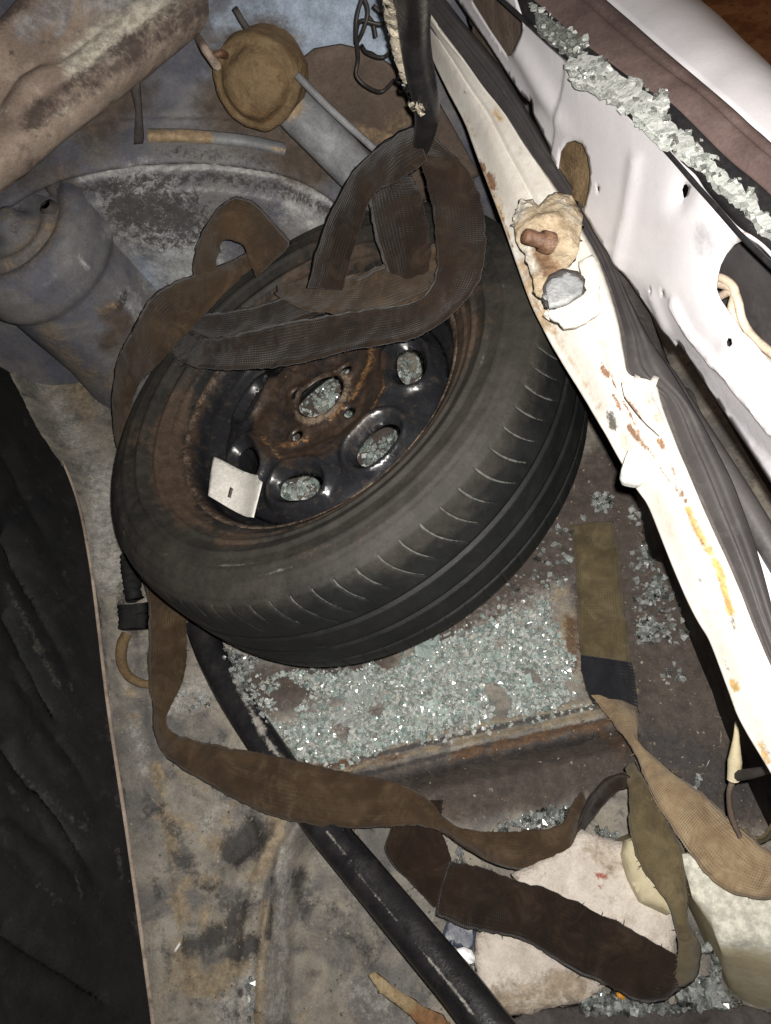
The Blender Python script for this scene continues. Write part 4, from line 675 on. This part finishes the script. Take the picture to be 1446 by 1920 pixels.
# rear panel below the sill
RP = []
ii = np.arange(0, len(B), 6)
for i in ii:
    for z, dx in ((.452, .0), (.43, .035), (.30, .085), (.10, .10), (-.03, .10)): RP.append(B[i]*[1, 1, 0]+np.array([dx, dx*.3, z]))
mesh('rear_panel', RP, gridfaces(len(ii), 5), MT['liner'], sill, solid=0.002)

# ================================================================== WEATHERSTRIP + GAP
wsl = [(792, 20), (842, 80), (912, 172), (955, 228), (992, 286), (1034, 345), (1084, 420), (1122, 486), (1145, 550), (1166, 625), (1172, 700), (1234, 740), (1272, 830), (1298, 895), (1324, 960), (1352, 1022), (1380, 1085), (1408, 1160), (1446, 1250), (1500, 1370), (1640, 1660), (1800, 1990)]
wsr = [(815, -30), (868, 40), (935, 120), (985, 200), (1030, 280), (1048, 310), (1100, 400), (1152, 500), (1190, 580), (1225, 645), (1262, 700), (1310, 780), (1342, 840), (1372, 900), (1395, 960), (1416, 1020), (1436, 1090), (1452, 1150), (1480, 1240), (1540, 1350), (1690, 1640), (1850, 1960)]
A2 = np.array([Wz(x, y, .446) for x, y in wsl]); B2 = np.array([Wz(x, y, .452) for x, y in wsr])
C = catmull(np.concatenate([A2, B2], 1), 200); m = 18
V = []
for j in range(m):
    t = j/(m-1); V.append(C[:, :3]*(1-t)+C[:, 3:]*t+np.array([0, 0, 0.008])*math.sin(math.pi*t)*(1 if t > .0 else 0)-np.array([0, 0, 0.006])*math.exp(-((t-0.45)/0.08)**2))
V = np.stack(V, 1).reshape(-1, 3); V[:, 2] += 0.0003*fbm(V, 30, 2)
ws = mesh('weatherstrip', V, gridfaces(200, m), MT['greyrubber'], solid=0.004); tag(ws, 'flattened grey rubber weatherstrip lying between sill and tailgate', 'weatherstrip')

# ================================================================== TAILGATE
tg0 = Wz(1030, 300, .475); tg1 = Wz(1446, 960, .475); tt3 = tg1-tg0; tt3 /= np.linalg.norm(tt3)
tn = np.cross(tt3, [0, 0, 1.0])+np.array([0, 0, 0.12]); tn /= np.linalg.norm(tn)
if tn@(CAM-tg0) < 0: tn = -tn
tup = np.cross(tt3, tn); tup = tup if tup[2] > 0 else -tup
tgo = tg0
def TG(px, py, h=0.0): return Wp(px, py, tgo+tn*h, tn)
def tuv(P): P = np.asarray(P)-tgo; return np.array([P@tt3, P@tup])
def tuvs(pts): return [tuv(TG(x, y)) for x, y in pts]
gate = empty('tailgate', tgo, 'white tailgate inner panel with holes and shattered window edge', 'tailgate')
outl = [(815, -60), (850, 0), (905, 78), (945, 140), (985, 200), (1030, 290), (1060, 340), (1095, 400), (1140, 480), (1170, 530), (1185, 560), (1200, 590), (1215, 615), (1232, 640), (1243, 658), (1252, 645), (1264, 662), (1300, 735), (1340, 795), (1395, 880), (1446, 960), (1560, 1140), (1900, 1690), (2100, 1560), (2060, 1085), (1700, 725), (1446, 482), (1429, 465), (1393, 438), (1323, 359), (1241, 267), (1185, 212), (1162, 189), (1079, 115), (1029, 74), (1000, 50), (975, 48), (940, -60)]
hole_latch = [(1046, 312), (1050, 285), (1062, 268), (1078, 263), (1092, 270), (1102, 292), (1107, 325), (1104, 355), (1096, 388), (1086, 396), (1060, 372), (1048, 345)]
cut = [(1446, 506), (1425, 482), (1406, 464), (1394, 456), (1380, 454), (1366, 462), (1352, 480), (1342, 500), (1337, 522), (1336, 545), (1344, 565), (1360, 590), (1385, 625), (1415, 665), (1446, 700), (1520, 780), (1560, 780), (1560, 620), (1500, 560)]
hole_top = [(880, 5), (895, -10), (930, 0), (970, 30), (972, 60), (966, 95), (958, 104), (945, 108), (930, 85), (910, 55)]
h_s = [[(1271, 358), (1275, 348), (1280, 347), (1284, 354), (1283, 366), (1278, 374), (1273, 372)], [(1366, 640), (1369, 632), (1375, 634), (1377, 644), (1373, 650), (1368, 648)], [(1118, 350), (1124, 350), (1124, 358), (1119, 358)], [(980, 196), (983, 188), (987, 190), (986, 204), (982, 206)], [(1213, 545), (1216, 545), (1216, 549), (1213, 549)], [(1240, 548), (1246, 547), (1246, 550), (1240, 551)]]
holes = [tuvs(h) for h in [hole_latch, cut]+h_s]; holes.append(tuvs(hole_top))
def gate_h(P):
    V = tgo+P[:, :1]*tt3+P[:, 1:]*tup; q = proj(V); h = np.zeros(len(P))
    for pts, wd, hg in (([(1192, 300), (1176, 400), (1150, 500)], 12, 0.0045), ([(1215, 560), (1230, 620)], 12, 0.004), ([(1285, 345), (1272, 378)], 20, -0.006), ([(1320, 600), (1290, 520), (1300, 440)], 60, 0.006), ([(980, 195), (985, 200)], 12, -0.005), ([(1385, 620), (1345, 680)], 14, 0.003)):
        h = h+0.55*hg*np.exp(-(segdist(q, pts)[0]/wd)**2)
    dcut = segdist(q, cut, True)[0]; h -= 0.005*np.exp(-(dcut/12)**2)
    dl = segdist(q, [(850, 0), (945, 140), (1030, 290)])[0]; h += 0.005*np.exp(-((dl-42)/16)**2)*sm(-q[:, 1], -280, -180)
    xl = np.interp(q[:, 1], [420, 480, 560, 620, 700, 800, 930, 1140], [1190, 1222, 1262, 1295, 1362, 1446, 1560, 1740])
    h -= 0.00013*np.clip(xl-q[:, 0], 0, 90)*sm(q[:, 1], 430, 640)
    h += 0.004*np.exp(-(segdist(q, [(1268, 570), (1300, 630), (1446, 812)])[0]/7)**2)
    xs = np.interp(q[:, 1], [60, 130, 200, 290], [1075, 1055, 1045, 1030]); h -= 0.0035*sm(xs-q[:, 0], -4, 4)
    return h+0.00012*fbm(V, 12, 5)
GV, GF, _ = sheet_vf(tuvs(outl), holes, 0.0042, lambda P, h: tgo+P[:, :1]*tt3+P[:, 1:]*tup+h[:, None]*tn, gate_h)
dst = strokes(GV, [([(1320, 440), (1330, 470)], 44, 0.6), ([(1290, 660), (1380, 790), (1446, 880)], 32, 0.62), ([(1330, 545), (1336, 556)], 12, 0.9), ([(1225, 600), (1235, 630)], 16, 0.4), ([(1010, 500), (1090, 480), (1120, 490)], 30, 0.6)])
rg = strokes(GV, [([(1048, 325), (1055, 335)], 9, 0.7), ([(1393, 440), (1425, 468)], 5, 0.7), ([(945, 300), (948, 305)], 5, 0.5)])
ip = mesh('inner_panel', GV, GF, MT['white'], gate, attrs=dict(dust=dst, rust=rg), solid=0.0014)
# what shows through the openings
def gsheet(name, pts, h, mat_, step=0.008, solid=0.002, parent=gate, amp=0.002):
    V, Fc, _ = sheet_vf([tuv(TG(x, y, h)) for x, y in pts], [], step, lambda P, hh: tgo+tn*h+P[:, :1]*tt3+P[:, 1:]*tup); V = V+tn*(amp*fbm(V, 40, 3))[:, None]
    return mesh(name, V, Fc, mat_, parent, solid=solid)
gsheet('latch_backing', [(1030, 250), (1130, 250), (1130, 410), (1030, 410)], -0.016, MT['tan'], amp=0.006)
gsheet('outer_skin', [(1310, 420), (1600, 420), (1600, 850), (1450, 850), (1310, 600)], -0.045, MT['greyrubber'])
gsheet('upper_backing', [(860, -40), (1000, -40), (1000, 130), (900, 130)], -0.03, MT['pad'])
for pts in ([(1325, 520), (1355, 522), (1378, 545), (1372, 580), (1390, 620), (1420, 660), (1470, 700)], [(1340, 530), (1370, 540), (1384, 565), (1392, 600), (1415, 635), (1470, 680)], [(1336, 568), (1352, 555), (1368, 548), (1376, 552)]):
    tube('wire', [TG(x, y, -0.012) for x, y in pts], 0.0028, MT['beigewire'], gate, k=8, n=40)
# black gasket under the window and the window ledge outside it
gl = [(880, -60), (960, 10), (1029, 74), (1079, 115), (1162, 189), (1185, 212), (1241, 267), (1323, 359), (1393, 438), (1446, 490), (1560, 600), (1800, 835), (2060, 1090)]
zt = [TG(x, y)[2] for x, y in gl]
gu = [(930, -60), (997, -2), (1060, 52), (1098, 86), (1181, 147), (1220, 172), (1259, 195), (1356, 290), (1410, 335), (1446, 368), (1560, 480), (1800, 715), (2060, 970)]
G0 = np.array([TG(x, y, 0.001) for x, y in gl]); G1 = np.array([Wz(x, y, z+0.004) for (x, y), z in zip(gu, zt)])
C = catmull(np.concatenate([G0, G1], 1), 120); m = 12
V = np.stack([C[:, :3]*(1-t)+C[:, 3:]*t+np.array([0, 0, 1])*(-0.009*math.sin(math.pi*t)) for t in np.linspace(0, 1, m)], 1).reshape(-1, 3)
mesh('window_gasket', V, gridfaces(120, m), MT['rubber'], gate, solid=0.003)
tu = [(1060, -70), (1135, -2), (1185, 41), (1235, 85), (1287, 129), (1330, 165), (1379, 207), (1410, 236), (1446, 267), (1560, 375), (1800, 610), (2060, 865)]
NU = 70; ti = np.linspace(0, 1, NU); U0 = catmull(np.array(gu, float), NU); U1 = catmull(np.array(tu, float), NU); z0 = np.interp(U0[:, 0], [g[0] for g in gu], zt)
V = []
for i in range(NU):
    a0 = Wz(*U0[i], z0[i]+0.003); a1 = Wz(*U1[i], z0[i]+0.012)
    for t in np.linspace(0, 1, 14): V.append(a0*(1-t)+a1*t+np.array([0, 0, 0.004*math.sin(t*math.pi)-0.003*math.exp(-((t-0.7)/0.06)**2)]))
mesh('window_trim', V, gridfaces(NU, 14), MT['trim'], gate, solid=0.003)
eo = [(1230, -80), (1312, -2), (1350, 30), (1380, 60), (1410, 90), (1446, 124), (1500, 180), (1620, 300), (1860, 540), (2120, 800)]
U2 = catmull(np.array(eo, float), NU); V = []
for i in range(NU):
    a0 = Wz(*U1[i], z0[i]+0.010); a1 = Wz(*U2[i], z0[i]-0.035)
    for t in np.linspace(0, 1, 20): V.append(a0*(1-t)+a1*t+np.array([0, 0, 0.016*math.sin(t*math.pi)]))
    for dz in (0.05, 0.15, 0.35): V.append(a1+np.array([0.01, 0.004, -dz]))
V = np.array(V); mesh('exterior_skin', V, gridfaces(NU, 23), MT['white'], gate, solid=0.001, attrs=dict(dust=np.zeros(len(V)), rust=np.zeros(len(V))))
# lower edge seal of the tailgate and the white body seen in the gap
sl = [(1128, 470), (1180, 560), (1222, 640), (1260, 690), (1310, 770), (1355, 840), (1400, 910), (1446, 985), (1540, 1140), (1880, 1680)]
tube('edge_seal', [TG(x-8, y+4, -0.006)+np.array([0, 0, -0.010]) for x, y in sl], [0.006, 0.007, 0.0085, 0.009, 0.009, 0.009, 0.009, 0.009, 0.009], MT['greyrubber'], gate, k=16, n=70)
flap('gap_body', [(1355, 870), (1375, 895), (1392, 935), (1396, 925), (1412, 950), (1470, 1030), (1560, 1180), (1880, 1720), (1820, 1900), (1500, 1290), (1452, 1160), (1420, 1040), (1390, 950)], .440, MT['white'], gate, thick=0.003, attrs=lambda V: dict(dust=np.zeros(len(V)), rust=np.zeros(len(V))))

# ================================================================== SHATTERED WINDOW EDGE
CUBE = np.array([(-1, -1, -1), (1, -1, -1), (1, 1, -1), (-1, 1, -1), (-1, -1, 1), (1, -1, 1), (1, 1, 1), (-1, 1, 1)], float)*0.5
CF = [(0, 3, 2, 1), (4, 5, 6, 7), (0, 1, 5, 4), (1, 2, 6, 5), (2, 3, 7, 6), (3, 0, 4, 7)]
def rotm():
    q_ = rng.standard_normal(4); q_ /= np.linalg.norm(q_); w_, x, y, z = q_
    return np.array([[1-2*(y*y+z*z), 2*(x*y-z*w_), 2*(x*z+y*w_)], [2*(x*y+z*w_), 1-2*(x*x+z*z), 2*(y*z-x*w_)], [2*(x*z-y*w_), 2*(y*z+x*w_), 1-2*(x*x+y*y)]])
def jag(P, amp, seed):
    r = np.random.default_rng(seed); out = []
    for i in range(len(P)):
        a, b = np.array(P[i], float), np.array(P[(i+1) % len(P)], float); k = max(1, int(np.linalg.norm(b-a)/9))
        for j in range(k): out.append(a+(b-a)*j/k+r.standard_normal(2)*amp)
    return out
def shard(pts, dz, label, seed, amp=2.2):
    pts = jag(pts, amp, seed); P3 = []
    for x, y in pts:
        zz = np.interp(x, [g[0] for g in gl], zt); P3.append(Wz(x, y, zz+dz))
    P3 = np.array(P3); o = P3.mean(0); zf = np.polyfit(P3[:, 0], P3[:, 2]-o[2], 1)
    r = np.random.default_rng(seed+50)
    V, Fc, P = sheet_vf([(p-o)[:2] for p in P3], [], 0.0042, lambda P, h: np.column_stack([P+o[:2], o[2]+np.polyval(zf, P[:, 0]+o[0])+h]), None, jit=0.9)
    V[:, 2] += 0.0006*r.standard_normal(len(V)); V = np.concatenate([V, V-np.array([0, 0, 0.005])]); nv = len(V)//2; Fc = [tuple(f) for f in Fc]
    Fc = Fc+[tuple(nv+i for i in f[::-1]) for f in Fc]; V = list(V); base = np.array(V[:nv])
    for _ in range(int(nv*1.0)):
        p = base[r.integers(nv)]; sz = 0.0012+0.0026*r.random()**1.6; C3 = ((CUBE+0.16*r.standard_normal(CUBE.shape))*sz*np.array([1.2, 1.2, 0.6]))@(rotm() if r.random() < 0.35 else np.eye(3)).T
        k = len(V); V += list(C3+p+np.array([0.0015*r.standard_normal(), 0.0015*r.standard_normal(), -0.0015+0.003*r.random()])); Fc += [tuple(k+i for i in f) for f in CF]
    s = mesh('glass_shard', V, Fc, MT['shard'], smooth=False); tag(s, label, 'glass shard', 'shattered glass left in the tailgate window edge'); return s
shard([(1000, 10), (1040, 40), (1075, 60), (1100, 85), (1090, 100), (1060, 84), (1030, 70), (1008, 50)], 0.008, 'small broken glass piece at the upper end of the window edge', 1)
shard([(1062, 120), (1085, 104), (1120, 110), (1165, 140), (1182, 160), (1190, 145), (1206, 155), (1203, 168), (1230, 185), (1240, 172), (1258, 186), (1250, 206), (1225, 205), (1200, 210), (1165, 188), (1120, 165), (1072, 150)], 0.012, 'largest broken glass piece overhanging the white tailgate panel', 2)
shard([(1182, 200), (1225, 208), (1265, 235), (1310, 270), (1330, 300), (1316, 312), (1270, 280), (1230, 250), (1186, 216)], 0.008, 'broken glass strip in the middle of the window edge', 3)
shard([(1312, 300), (1334, 300), (1370, 330), (1410, 375), (1470, 430), (1466, 450), (1420, 415), (1400, 385), (1350, 345)], 0.007, 'broken glass strip where the window edge meets the right frame border', 4)

# ================================================================== BLOCKS AND LITTER IN THE WELL
def block(name, topz, botz, pts, mat_, label, cat, amp=0.003, shrink=0.0, step=0.006, attrs=None, bev=0.006, seed=3.0, botpts=None):
    P3 = np.array([Wz(x, y, topz) for x, y in pts]); o = P3.mean(0)
    def hf(P):
        d = segdist(P, [(p-o)[:2] for p in P3], True)[0]; return -bev*(1-sm(d, 0, bev*1.6))**2
    V, Fc, P = sheet_vf([(p-o)[:2] for p in P3], [], step, lambda P, h: np.column_stack([P+o[:2], topz+h]), hf)
    # boundary skirt
    from collections import Counter
    ec = Counter()
    for f in Fc:
        for i in range(3): ec[tuple(sorted((f[i], f[(i+1) % 3])))] += 1
    dirn = {}
    for f in Fc:
        for i in range(3):
            a, b = f[i], f[(i+1) % 3]
            if ec[tuple(sorted((a, b)))] == 1: dirn[a] = b
    levels = np.linspace(topz-bev, botz, 6)[1:]
    if botpts is not None:
        Pt = np.array([(p-o)[:2] for p in P3]); Db = np.array([Wz(x, y, botz)[:2] for x, y in botpts])-P3[:, :2]; sh = {}
        for a in dirn:
            pq = np.array(V[a])[:2]-o[:2]; bd_ = 1e9
            for i in range(len(Pt)):
                a_, b_ = Pt[i], Pt[(i+1) % len(Pt)]; ab = b_-a_; t = np.clip((pq-a_)@ab/(ab@ab+1e-12), 0, 1); dd = np.linalg.norm(pq-a_-t*ab)
                if dd < bd_: bd_ = dd; sh[a] = Db[i]*(1-t)+Db[(i+1) % len(Pt)]*t
    else: sh = {a: (np.array(V[a])[:2]-o[:2])*shrink*(topz-botz) for a in dirn}
    V = list(V); Fc = list(Fc); cur = {a: a for a in dirn}
    for z in levels:
        nxt = {}
        for a in dirn: nxt[a] = len(V); V.append(np.array([V[a][0]+sh[a][0]*(topz-z)/(topz-botz), V[a][1]+sh[a][1]*(topz-z)/(topz-botz), z]))
        for a, b in dirn.items(): Fc.append((cur[a], nxt[a], nxt[b], cur[b]))
        cur = nxt
    V = np.array(V); dv = np.stack([fbm(V, 45, seed), fbm(V, 45, seed+3), fbm(V, 45, seed+6)], 1)*amp+np.stack([nz(V, 260, 1), nz(V, 260, 2), nz(V, 260, 3)], 1)*amp*0.25
    ob = mesh(name, V+dv, Fc, mat_, attrs=attrs(V) if attrs else None, origin=(o[0], o[1], botz)); tag(ob, label, cat); return ob
fa = lambda d, r: (lambda V: dict(dirt=strokes(V, d), red=strokes(V, r)))
block('foam_block', 0.055, -0.045, [(1062, 1580), (1090, 1555), (1130, 1568), (1180, 1580), (1215, 1600), (1262, 1650), (1275, 1740), (1265, 1790), (1190, 1790), (1090, 1740), (1000, 1690), (960, 1640), (1000, 1625)], MT['foam'], 'pinkish white porous foam block with small red mark under the straps', 'foam block', attrs=fa([([(1120, 1590), (1150, 1620)], 36, 0.6), ([(1200, 1740), (1250, 1770)], 30, 0.4)], [([(1108, 1634), (1135, 1640)], 4.5, 0.95), ([(1135, 1640), (1123, 1672)], 4, 0.85)]))
block('foam_block', 0.028, -0.045, [(893, 1750), (930, 1738), (1000, 1765), (1060, 1800), (1110, 1835), (1140, 1850), (1110, 1868), (1060, 1890), (960, 1906), (915, 1890), (896, 1850), (890, 1795)], MT['foam'], 'smaller dirty white foam block beside the black rubber strip', 'foam block', seed=8.0, attrs=fa([([(960, 1880), (1080, 1850)], 60, 0.75), ([(900, 1780), (905, 1800)], 16, 0.5)], [([(912, 1884), (914, 1888)], 9, 0.6)]))
block('cream_block', 0.085, -0.045, [(1215, 1560), (1180, 1575), (1172, 1600), (1185, 1650), (1205, 1690), (1260, 1715), (1285, 1705), (1285, 1600)], MT['soap'], 'smooth cream foam wedge half hidden behind the olive strap', 'foam block', shrink=1.0, amp=0.0015, seed=5.0, attrs=lambda V: dict(pale=np.zeros(len(V))))
block('cream_block', 0.125, -0.04, [(1280, 1600), (1330, 1600), (1400, 1640), (1470, 1660), (1560, 1650), (1560, 1800), (1446, 1775), (1352, 1768), (1335, 1720), (1300, 1680)], MT['soap'], 'large smooth cream block in the lower right corner', 'foam block', botpts=[(1268, 1600), (1330, 1600), (1400, 1640), (1470, 1660), (1580, 1650), (1600, 1960), (1446, 1900), (1372, 1862), (1335, 1800), (1292, 1700)], amp=0.0018, bev=0.006, seed=12.0, attrs=lambda V: dict(pale=(V[:, 2] > 0.10)*0.8))
# dark carpet scrap along the bottom edge, splinter, plastic bits
def rag(name, pts, z, mat_, label, cat, **k):
    o = flap(name, pts, z, mat_, None, **k); tag(o, label, cat); return o
rag('carpet_scrap', [(930, 1925), (1000, 1895), (1100, 1888), (1200, 1896), (1300, 1888), (1360, 1872), (1400, 1885), (1480, 1910), (1600, 2000), (1600, 2300), (900, 2300)], -0.01, MT['liner'], 'dark brown carpet scrap along the bottom edge under the blocks', 'carpet scrap', thick=0.01, amp=0.006)
rag('wood_splinter', [(690, 1828), (700, 1822), (750, 1858), (790, 1885), (830, 1905), (850, 1940), (800, 1940), (770, 1905), (730, 1875), (705, 1850)], 0.0, MT['wood'], 'yellowish wood splinter beside the rubber strip at the bottom', 'wood splinter', thick=0.005, amp=0.003, attrs=lambda V: dict(orange=strokes(V, [([(790, 1905), (840, 1930)], 34, 0.9)])))
rag('plastic_scrap', [(840, 1727), (866, 1722), (894, 1735), (890, 1770), (884, 1784), (858, 1776), (830, 1762), (832, 1745)], -0.005, MT['blue'], 'dark blue plastic piece under the end of the strap', 'plastic piece', thick=0.008, amp=0.001)
rag('plastic_clip', [(846, 1788), (856, 1780), (870, 1776), (884, 1782), (889, 1792), (876, 1816), (868, 1815), (846, 1796)], 0.045, MT['whitep'], 'small bright white plastic clip below the dark blue piece', 'plastic piece', thick=0.006, amp=0.001)
rag('plastic_bit', [(1156, 1862), (1166, 1858), (1176, 1866), (1168, 1876), (1158, 1874)], 0.012, MT['orangep'], 'tiny orange plastic bit beside the dark strap fold', 'plastic piece', thick=0.005, amp=0.001)
rag('paper_scrap', [(325, 1782), (337, 1766), (339, 1770), (329, 1786)], 0.014, MT['whitep'], 'tiny white sliver on the left floor ledge', 'paper scrap', thick=0.001, amp=0.001)
# connector, hook, hanging plug on the left
cn = empty('cable_connector', Wz(250, 1140, 0.03), 'black frayed cable connector on the floor left of the tyre', 'connector')
V, Fc = tube_vf([Wz(236, 1040, .035), Wz(246, 1085, .03), Wz(252, 1125, .026)], [0.008, 0.012, 0.011], 10, 30); mesh('connector_body', V+0.001*rng.standard_normal(V.shape), Fc, MT['seat'], cn)
V, Fc = tube_vf([Wz(250, 1132, .026), Wz(251, 1150, .022), Wz(250, 1180, .018)], [0.018, 0.0175, 0.0165], 10, 20, np.array([(-1, -.5), (-.5, -.55), (0, -.5), (.5, -.55), (1, -.5), (1, .5), (.5, .55), (0, .5), (-.5, .55), (-1, .5)])); mesh('connector_plug', V+0.0006*rng.standard_normal(V.shape), Fc, MT['seat'], cn)
hk = tube('floor_hook', [Wz(x, y, .022) for x, y in [(238, 1188), (229, 1210), (228, 1240), (240, 1266), (262, 1280), (285, 1284)]], [0.007, 0.0075, 0.007, 0.006, 0.0055, 0.005], MT['tan'], None, k=10, n=36, attrs=None); tag(hk, 'tan curved tie hook on the floor left of the strap', 'hook')
pg = empty('hanging_plug', Wz(1380, 1400, .2), 'pale plastic pin hanging on a thread under the sill', 'plastic pin')
tube('pin', [Wz(1381, 1352, .24), Wz(1381, 1375, .235), Wz(1378, 1430, .22), Wz(1375, 1462, .21)], [0.0012, 0.003, 0.0062, 0.0052], MT['soap'], pg, k=12, n=30)
tube('thread', [Wz(1374, 1464, .21), Wz(1367, 1490, .20), Wz(1372, 1530, .18), Wz(1388, 1570, .17)], [0.0028, 0.0022, 0.003, 0.002], MT['pad'], pg, k=8, n=24)
tube('stem', [Wz(1381, 1455, .21), Wz(1410, 1450, .25), Wz(1446, 1442, .29)], [0.005, 0.0045, 0.003], MT['liner'], pg, k=8, n=16)

# ================================================================== BROKEN GLASS CRUMBS
def crumbs(name, polys, label, smin=0.003, smax=0.0075, lift=0.009, plates=0, mat_='crumb'):
    V = []; Fc = []
    for poly, n, base in polys:
        poly = np.array(poly, float); lo, hi = poly.min(0), poly.max(0); c = 0
        while c < n:
            P = lo+(hi-lo)*rng.random((n, 2)); d = segdist(P, poly, True)[0]; ok = inpoly(P, poly) & (rng.random(n) < np.clip(0.25+d/35, 0, 1))
            P = P[ok][:n-c]
            if not len(P): continue
            W3 = np.array([Wz(x, y, base if base is not None else 0.0) for x, y in P])
            keep = nz(np.column_stack([W3[:, :2], np.zeros(len(P))]), 26, 3) > -0.30; W3 = W3[keep]; c += len(P)
            hz = floor_h(W3[:, :2]) if base is None else np.full(len(W3), base)
            for p, h in zip(W3, hz):
                s = smin+(smax-smin)*rng.random()**1.8; C3 = (CUBE+0.16*rng.standard_normal(CUBE.shape))*s*np.array([1, 1, 0.75]); C3 = C3@rotm().T
                k = len(V); V += list(C3+np.array([p[0], p[1], h+0.0025+lift*rng.random()**1.6])); Fc += [tuple(k+i for i in f) for f in CF]
    for _ in range(plates):                                   # pieces of the pane still holding together
        c = Wz(rng.uniform(640, 1020), rng.uniform(1190, 1350), 0.008)
        if not inpoly(proj(c[None]), polys[0][0])[0]: continue
        n = 14; a = np.linspace(0, 2*np.pi, n, endpoint=False); rr_ = (0.010+0.014*rng.random())*(1+0.25*rng.standard_normal(n)); k = len(V); tl = 0.25*rng.standard_normal(2)
        top_ = [c+np.array([r_*math.cos(t), r_*math.sin(t), 0.0015*rng.standard_normal()+r_*(tl[0]*math.cos(t)+tl[1]*math.sin(t))]) for r_, t in zip(rr_, a)]
        V += [c+np.array([0, 0, 0.001])]+top_+[p-np.array([0, 0, 0.004]) for p in top_]
        Fc += [(k, k+1+i, k+1+(i+1) % n) for i in range(n)]+[(k+1+i, k+1+n+i, k+1+n+(i+1) % n, k+1+(i+1) % n) for i in range(n)]
    o = mesh(name, V, Fc, MT[mat_], smooth=False, origin=(0, 0, 0)); tag(o, label, 'broken glass', kind='stuff'); return o
crumbs('glass_crumbs', [
    ([(545, 1262), (640, 1262), (740, 1245), (800, 1215), (880, 1185), (940, 1160), (985, 1150), (1030, 1130), (1045, 1170), (1035, 1215), (1080, 1230), (1070, 1290), (1050, 1330), (960, 1345), (860, 1362), (760, 1385), (690, 1415), (620, 1430), (560, 1420), (520, 1380), (580, 1340), (700, 1320), (760, 1290), (640, 1310), (560, 1290)], 15000, None),
    ([(800, 1230), (900, 1180), (1000, 1170), (1030, 1240), (900, 1320), (760, 1330), (720, 1290)], 9000, None),
    ([(640, 1390), (760, 1340), (860, 1330), (780, 1390), (690, 1420)], 1400, None),
    ([(480, 1260), (700, 1235), (900, 1160), (1060, 1080), (1085, 1300), (1120, 1330), (900, 1385), (600, 1450), (480, 1420)], 2600, None)], 'heap of greenish shattered safety glass on the floor below the tyre', 0.0016, 0.0056, 0.009, plates=16)
crumbs('glass_crumbs', [
    ([(1110, 930), (1150, 920), (1150, 960), (1115, 965)], 70, None), ([(1170, 950), (1240, 960), (1250, 1080), (1300, 1180), (1280, 1300), (1200, 1260), (1180, 1120)], 260, None), ([(1195, 1160), (1230, 1170), (1240, 1215), (1205, 1230)], 150, None), ([(1205, 1090), (1250, 1075), (1250, 1130), (1210, 1130)], 90, None), ([(1205, 1000), (1235, 1000), (1230, 1060), (1200, 1060)], 70, None), ([(1240, 1230), (1262, 1230), (1262, 1255), (1240, 1255)], 16, None), ([(1300, 1455), (1335, 1455), (1335, 1480), (1300, 1480)], 26, None), ([(1320, 1220), (1345, 1240), (1340, 1260), (1320, 1250)], 26, None),
    ([(1000, 1000), (1100, 960), (1070, 1080), (900, 1180)], 80, None)], 'scattered clear glass crumbs on the dark brown felt right of the belt', 0.002, 0.0068, 0.005, mat_='crumb2')
crumbs('glass_crumbs', [
    ([(1080, 1880), (1110, 1860), (1180, 1868), (1240, 1876), (1300, 1830), (1330, 1800), (1345, 1850), (1390, 1880), (1300, 1892), (1200, 1898), (1100, 1900)], 900, 0.0), ([(935, 1545), (1000, 1520), (1070, 1505), (1078, 1530), (1000, 1555), (940, 1560)], 330, None), ([(1125, 1550), (1165, 1560), (1160, 1580), (1130, 1572)], 50, None), ([(1310, 1770), (1340, 1780), (1345, 1830), (1310, 1825)], 120, 0.0)], 'glass crumbs caught between the foam blocks and straps', 0.002, 0.0075, 0.012, mat_='crumb2')
crumbs('glass_crumbs', [
    ([(410, 1205), (440, 1215), (500, 1330), (530, 1420), (510, 1415), (460, 1330)], 150, 0.03), ([(420, 1210), (490, 1240), (470, 1275), (430, 1260)], 120, None), ([(330, 1290), (400, 1250), (400, 1330), (340, 1350)], 60, None), ([(850, 1570), (870, 1580), (865, 1620), (845, 1610)], 40, None), ([(420, 1850), (480, 1830), (480, 1920), (420, 1920)], 160, None), ([(880, 1750), (900, 1760), (895, 1830), (880, 1850)], 40, -0.02)], 'sprinkling of glass crumbs along the black rubber strip', 0.0018, 0.0055, 0.004, mat_='crumb2')
crumbs('glass_crumbs', [([(480, 640), (860, 560), (900, 760), (760, 960), (520, 1000), (430, 900)], 3000, None)], 'shattered glass lying under the wheel seen through its openings', 0.003, 0.009, 0.012)
# grit and lint lying on the floor
gv = []; gf = []
for _ in range(5200):
    px, py = rng.uniform(150, 1440), rng.uniform(640, 1925); p = Wz(px, py, 0.0); s_ = 0.0005+0.0017*rng.random()**3
    if px < 170+0.06*(py-1000) or (200 < px < 900 and 640 < py < 1100): continue
    h_ = fh[int(round((p[0]-gx[0])/0.0034))*len(gy)+int(round((p[1]-gy[0])/0.0034))] if gx[0] < p[0] < gx[-2] and gy[0] < p[1] < gy[-2] else 0
    C3 = (CUBE+0.25*rng.standard_normal(CUBE.shape))*s_; 
    if rng.random() < 0.12: C3 = C3*np.array([7, 0.35, 0.35])@np.eye(3)
    k = len(gv); gv += list(C3@rotm().T*np.array([1, 1, 0.6])+np.array([p[0], p[1], h_+0.0012])); gf += [tuple(k+i for i in f) for f in CF]
MT['grit'] = mat('mixed_grit', (0.10, 0.08, 0.06), (0.32, 0.27, 0.21), 60, (0.45, 0.42, 0.38), 90, (0.8, 1.0), 0, 0, lo=0.42, hi=0.58)
gt = mesh('grit', gv, gf, MT['grit'], smooth=False, origin=(0, 0, 0)); tag(gt, 'fine grit and lint strewn over the boot floor', 'grit', kind='stuff')
for o in bpy.data.objects:
    if '_org' in o: del o['_org']
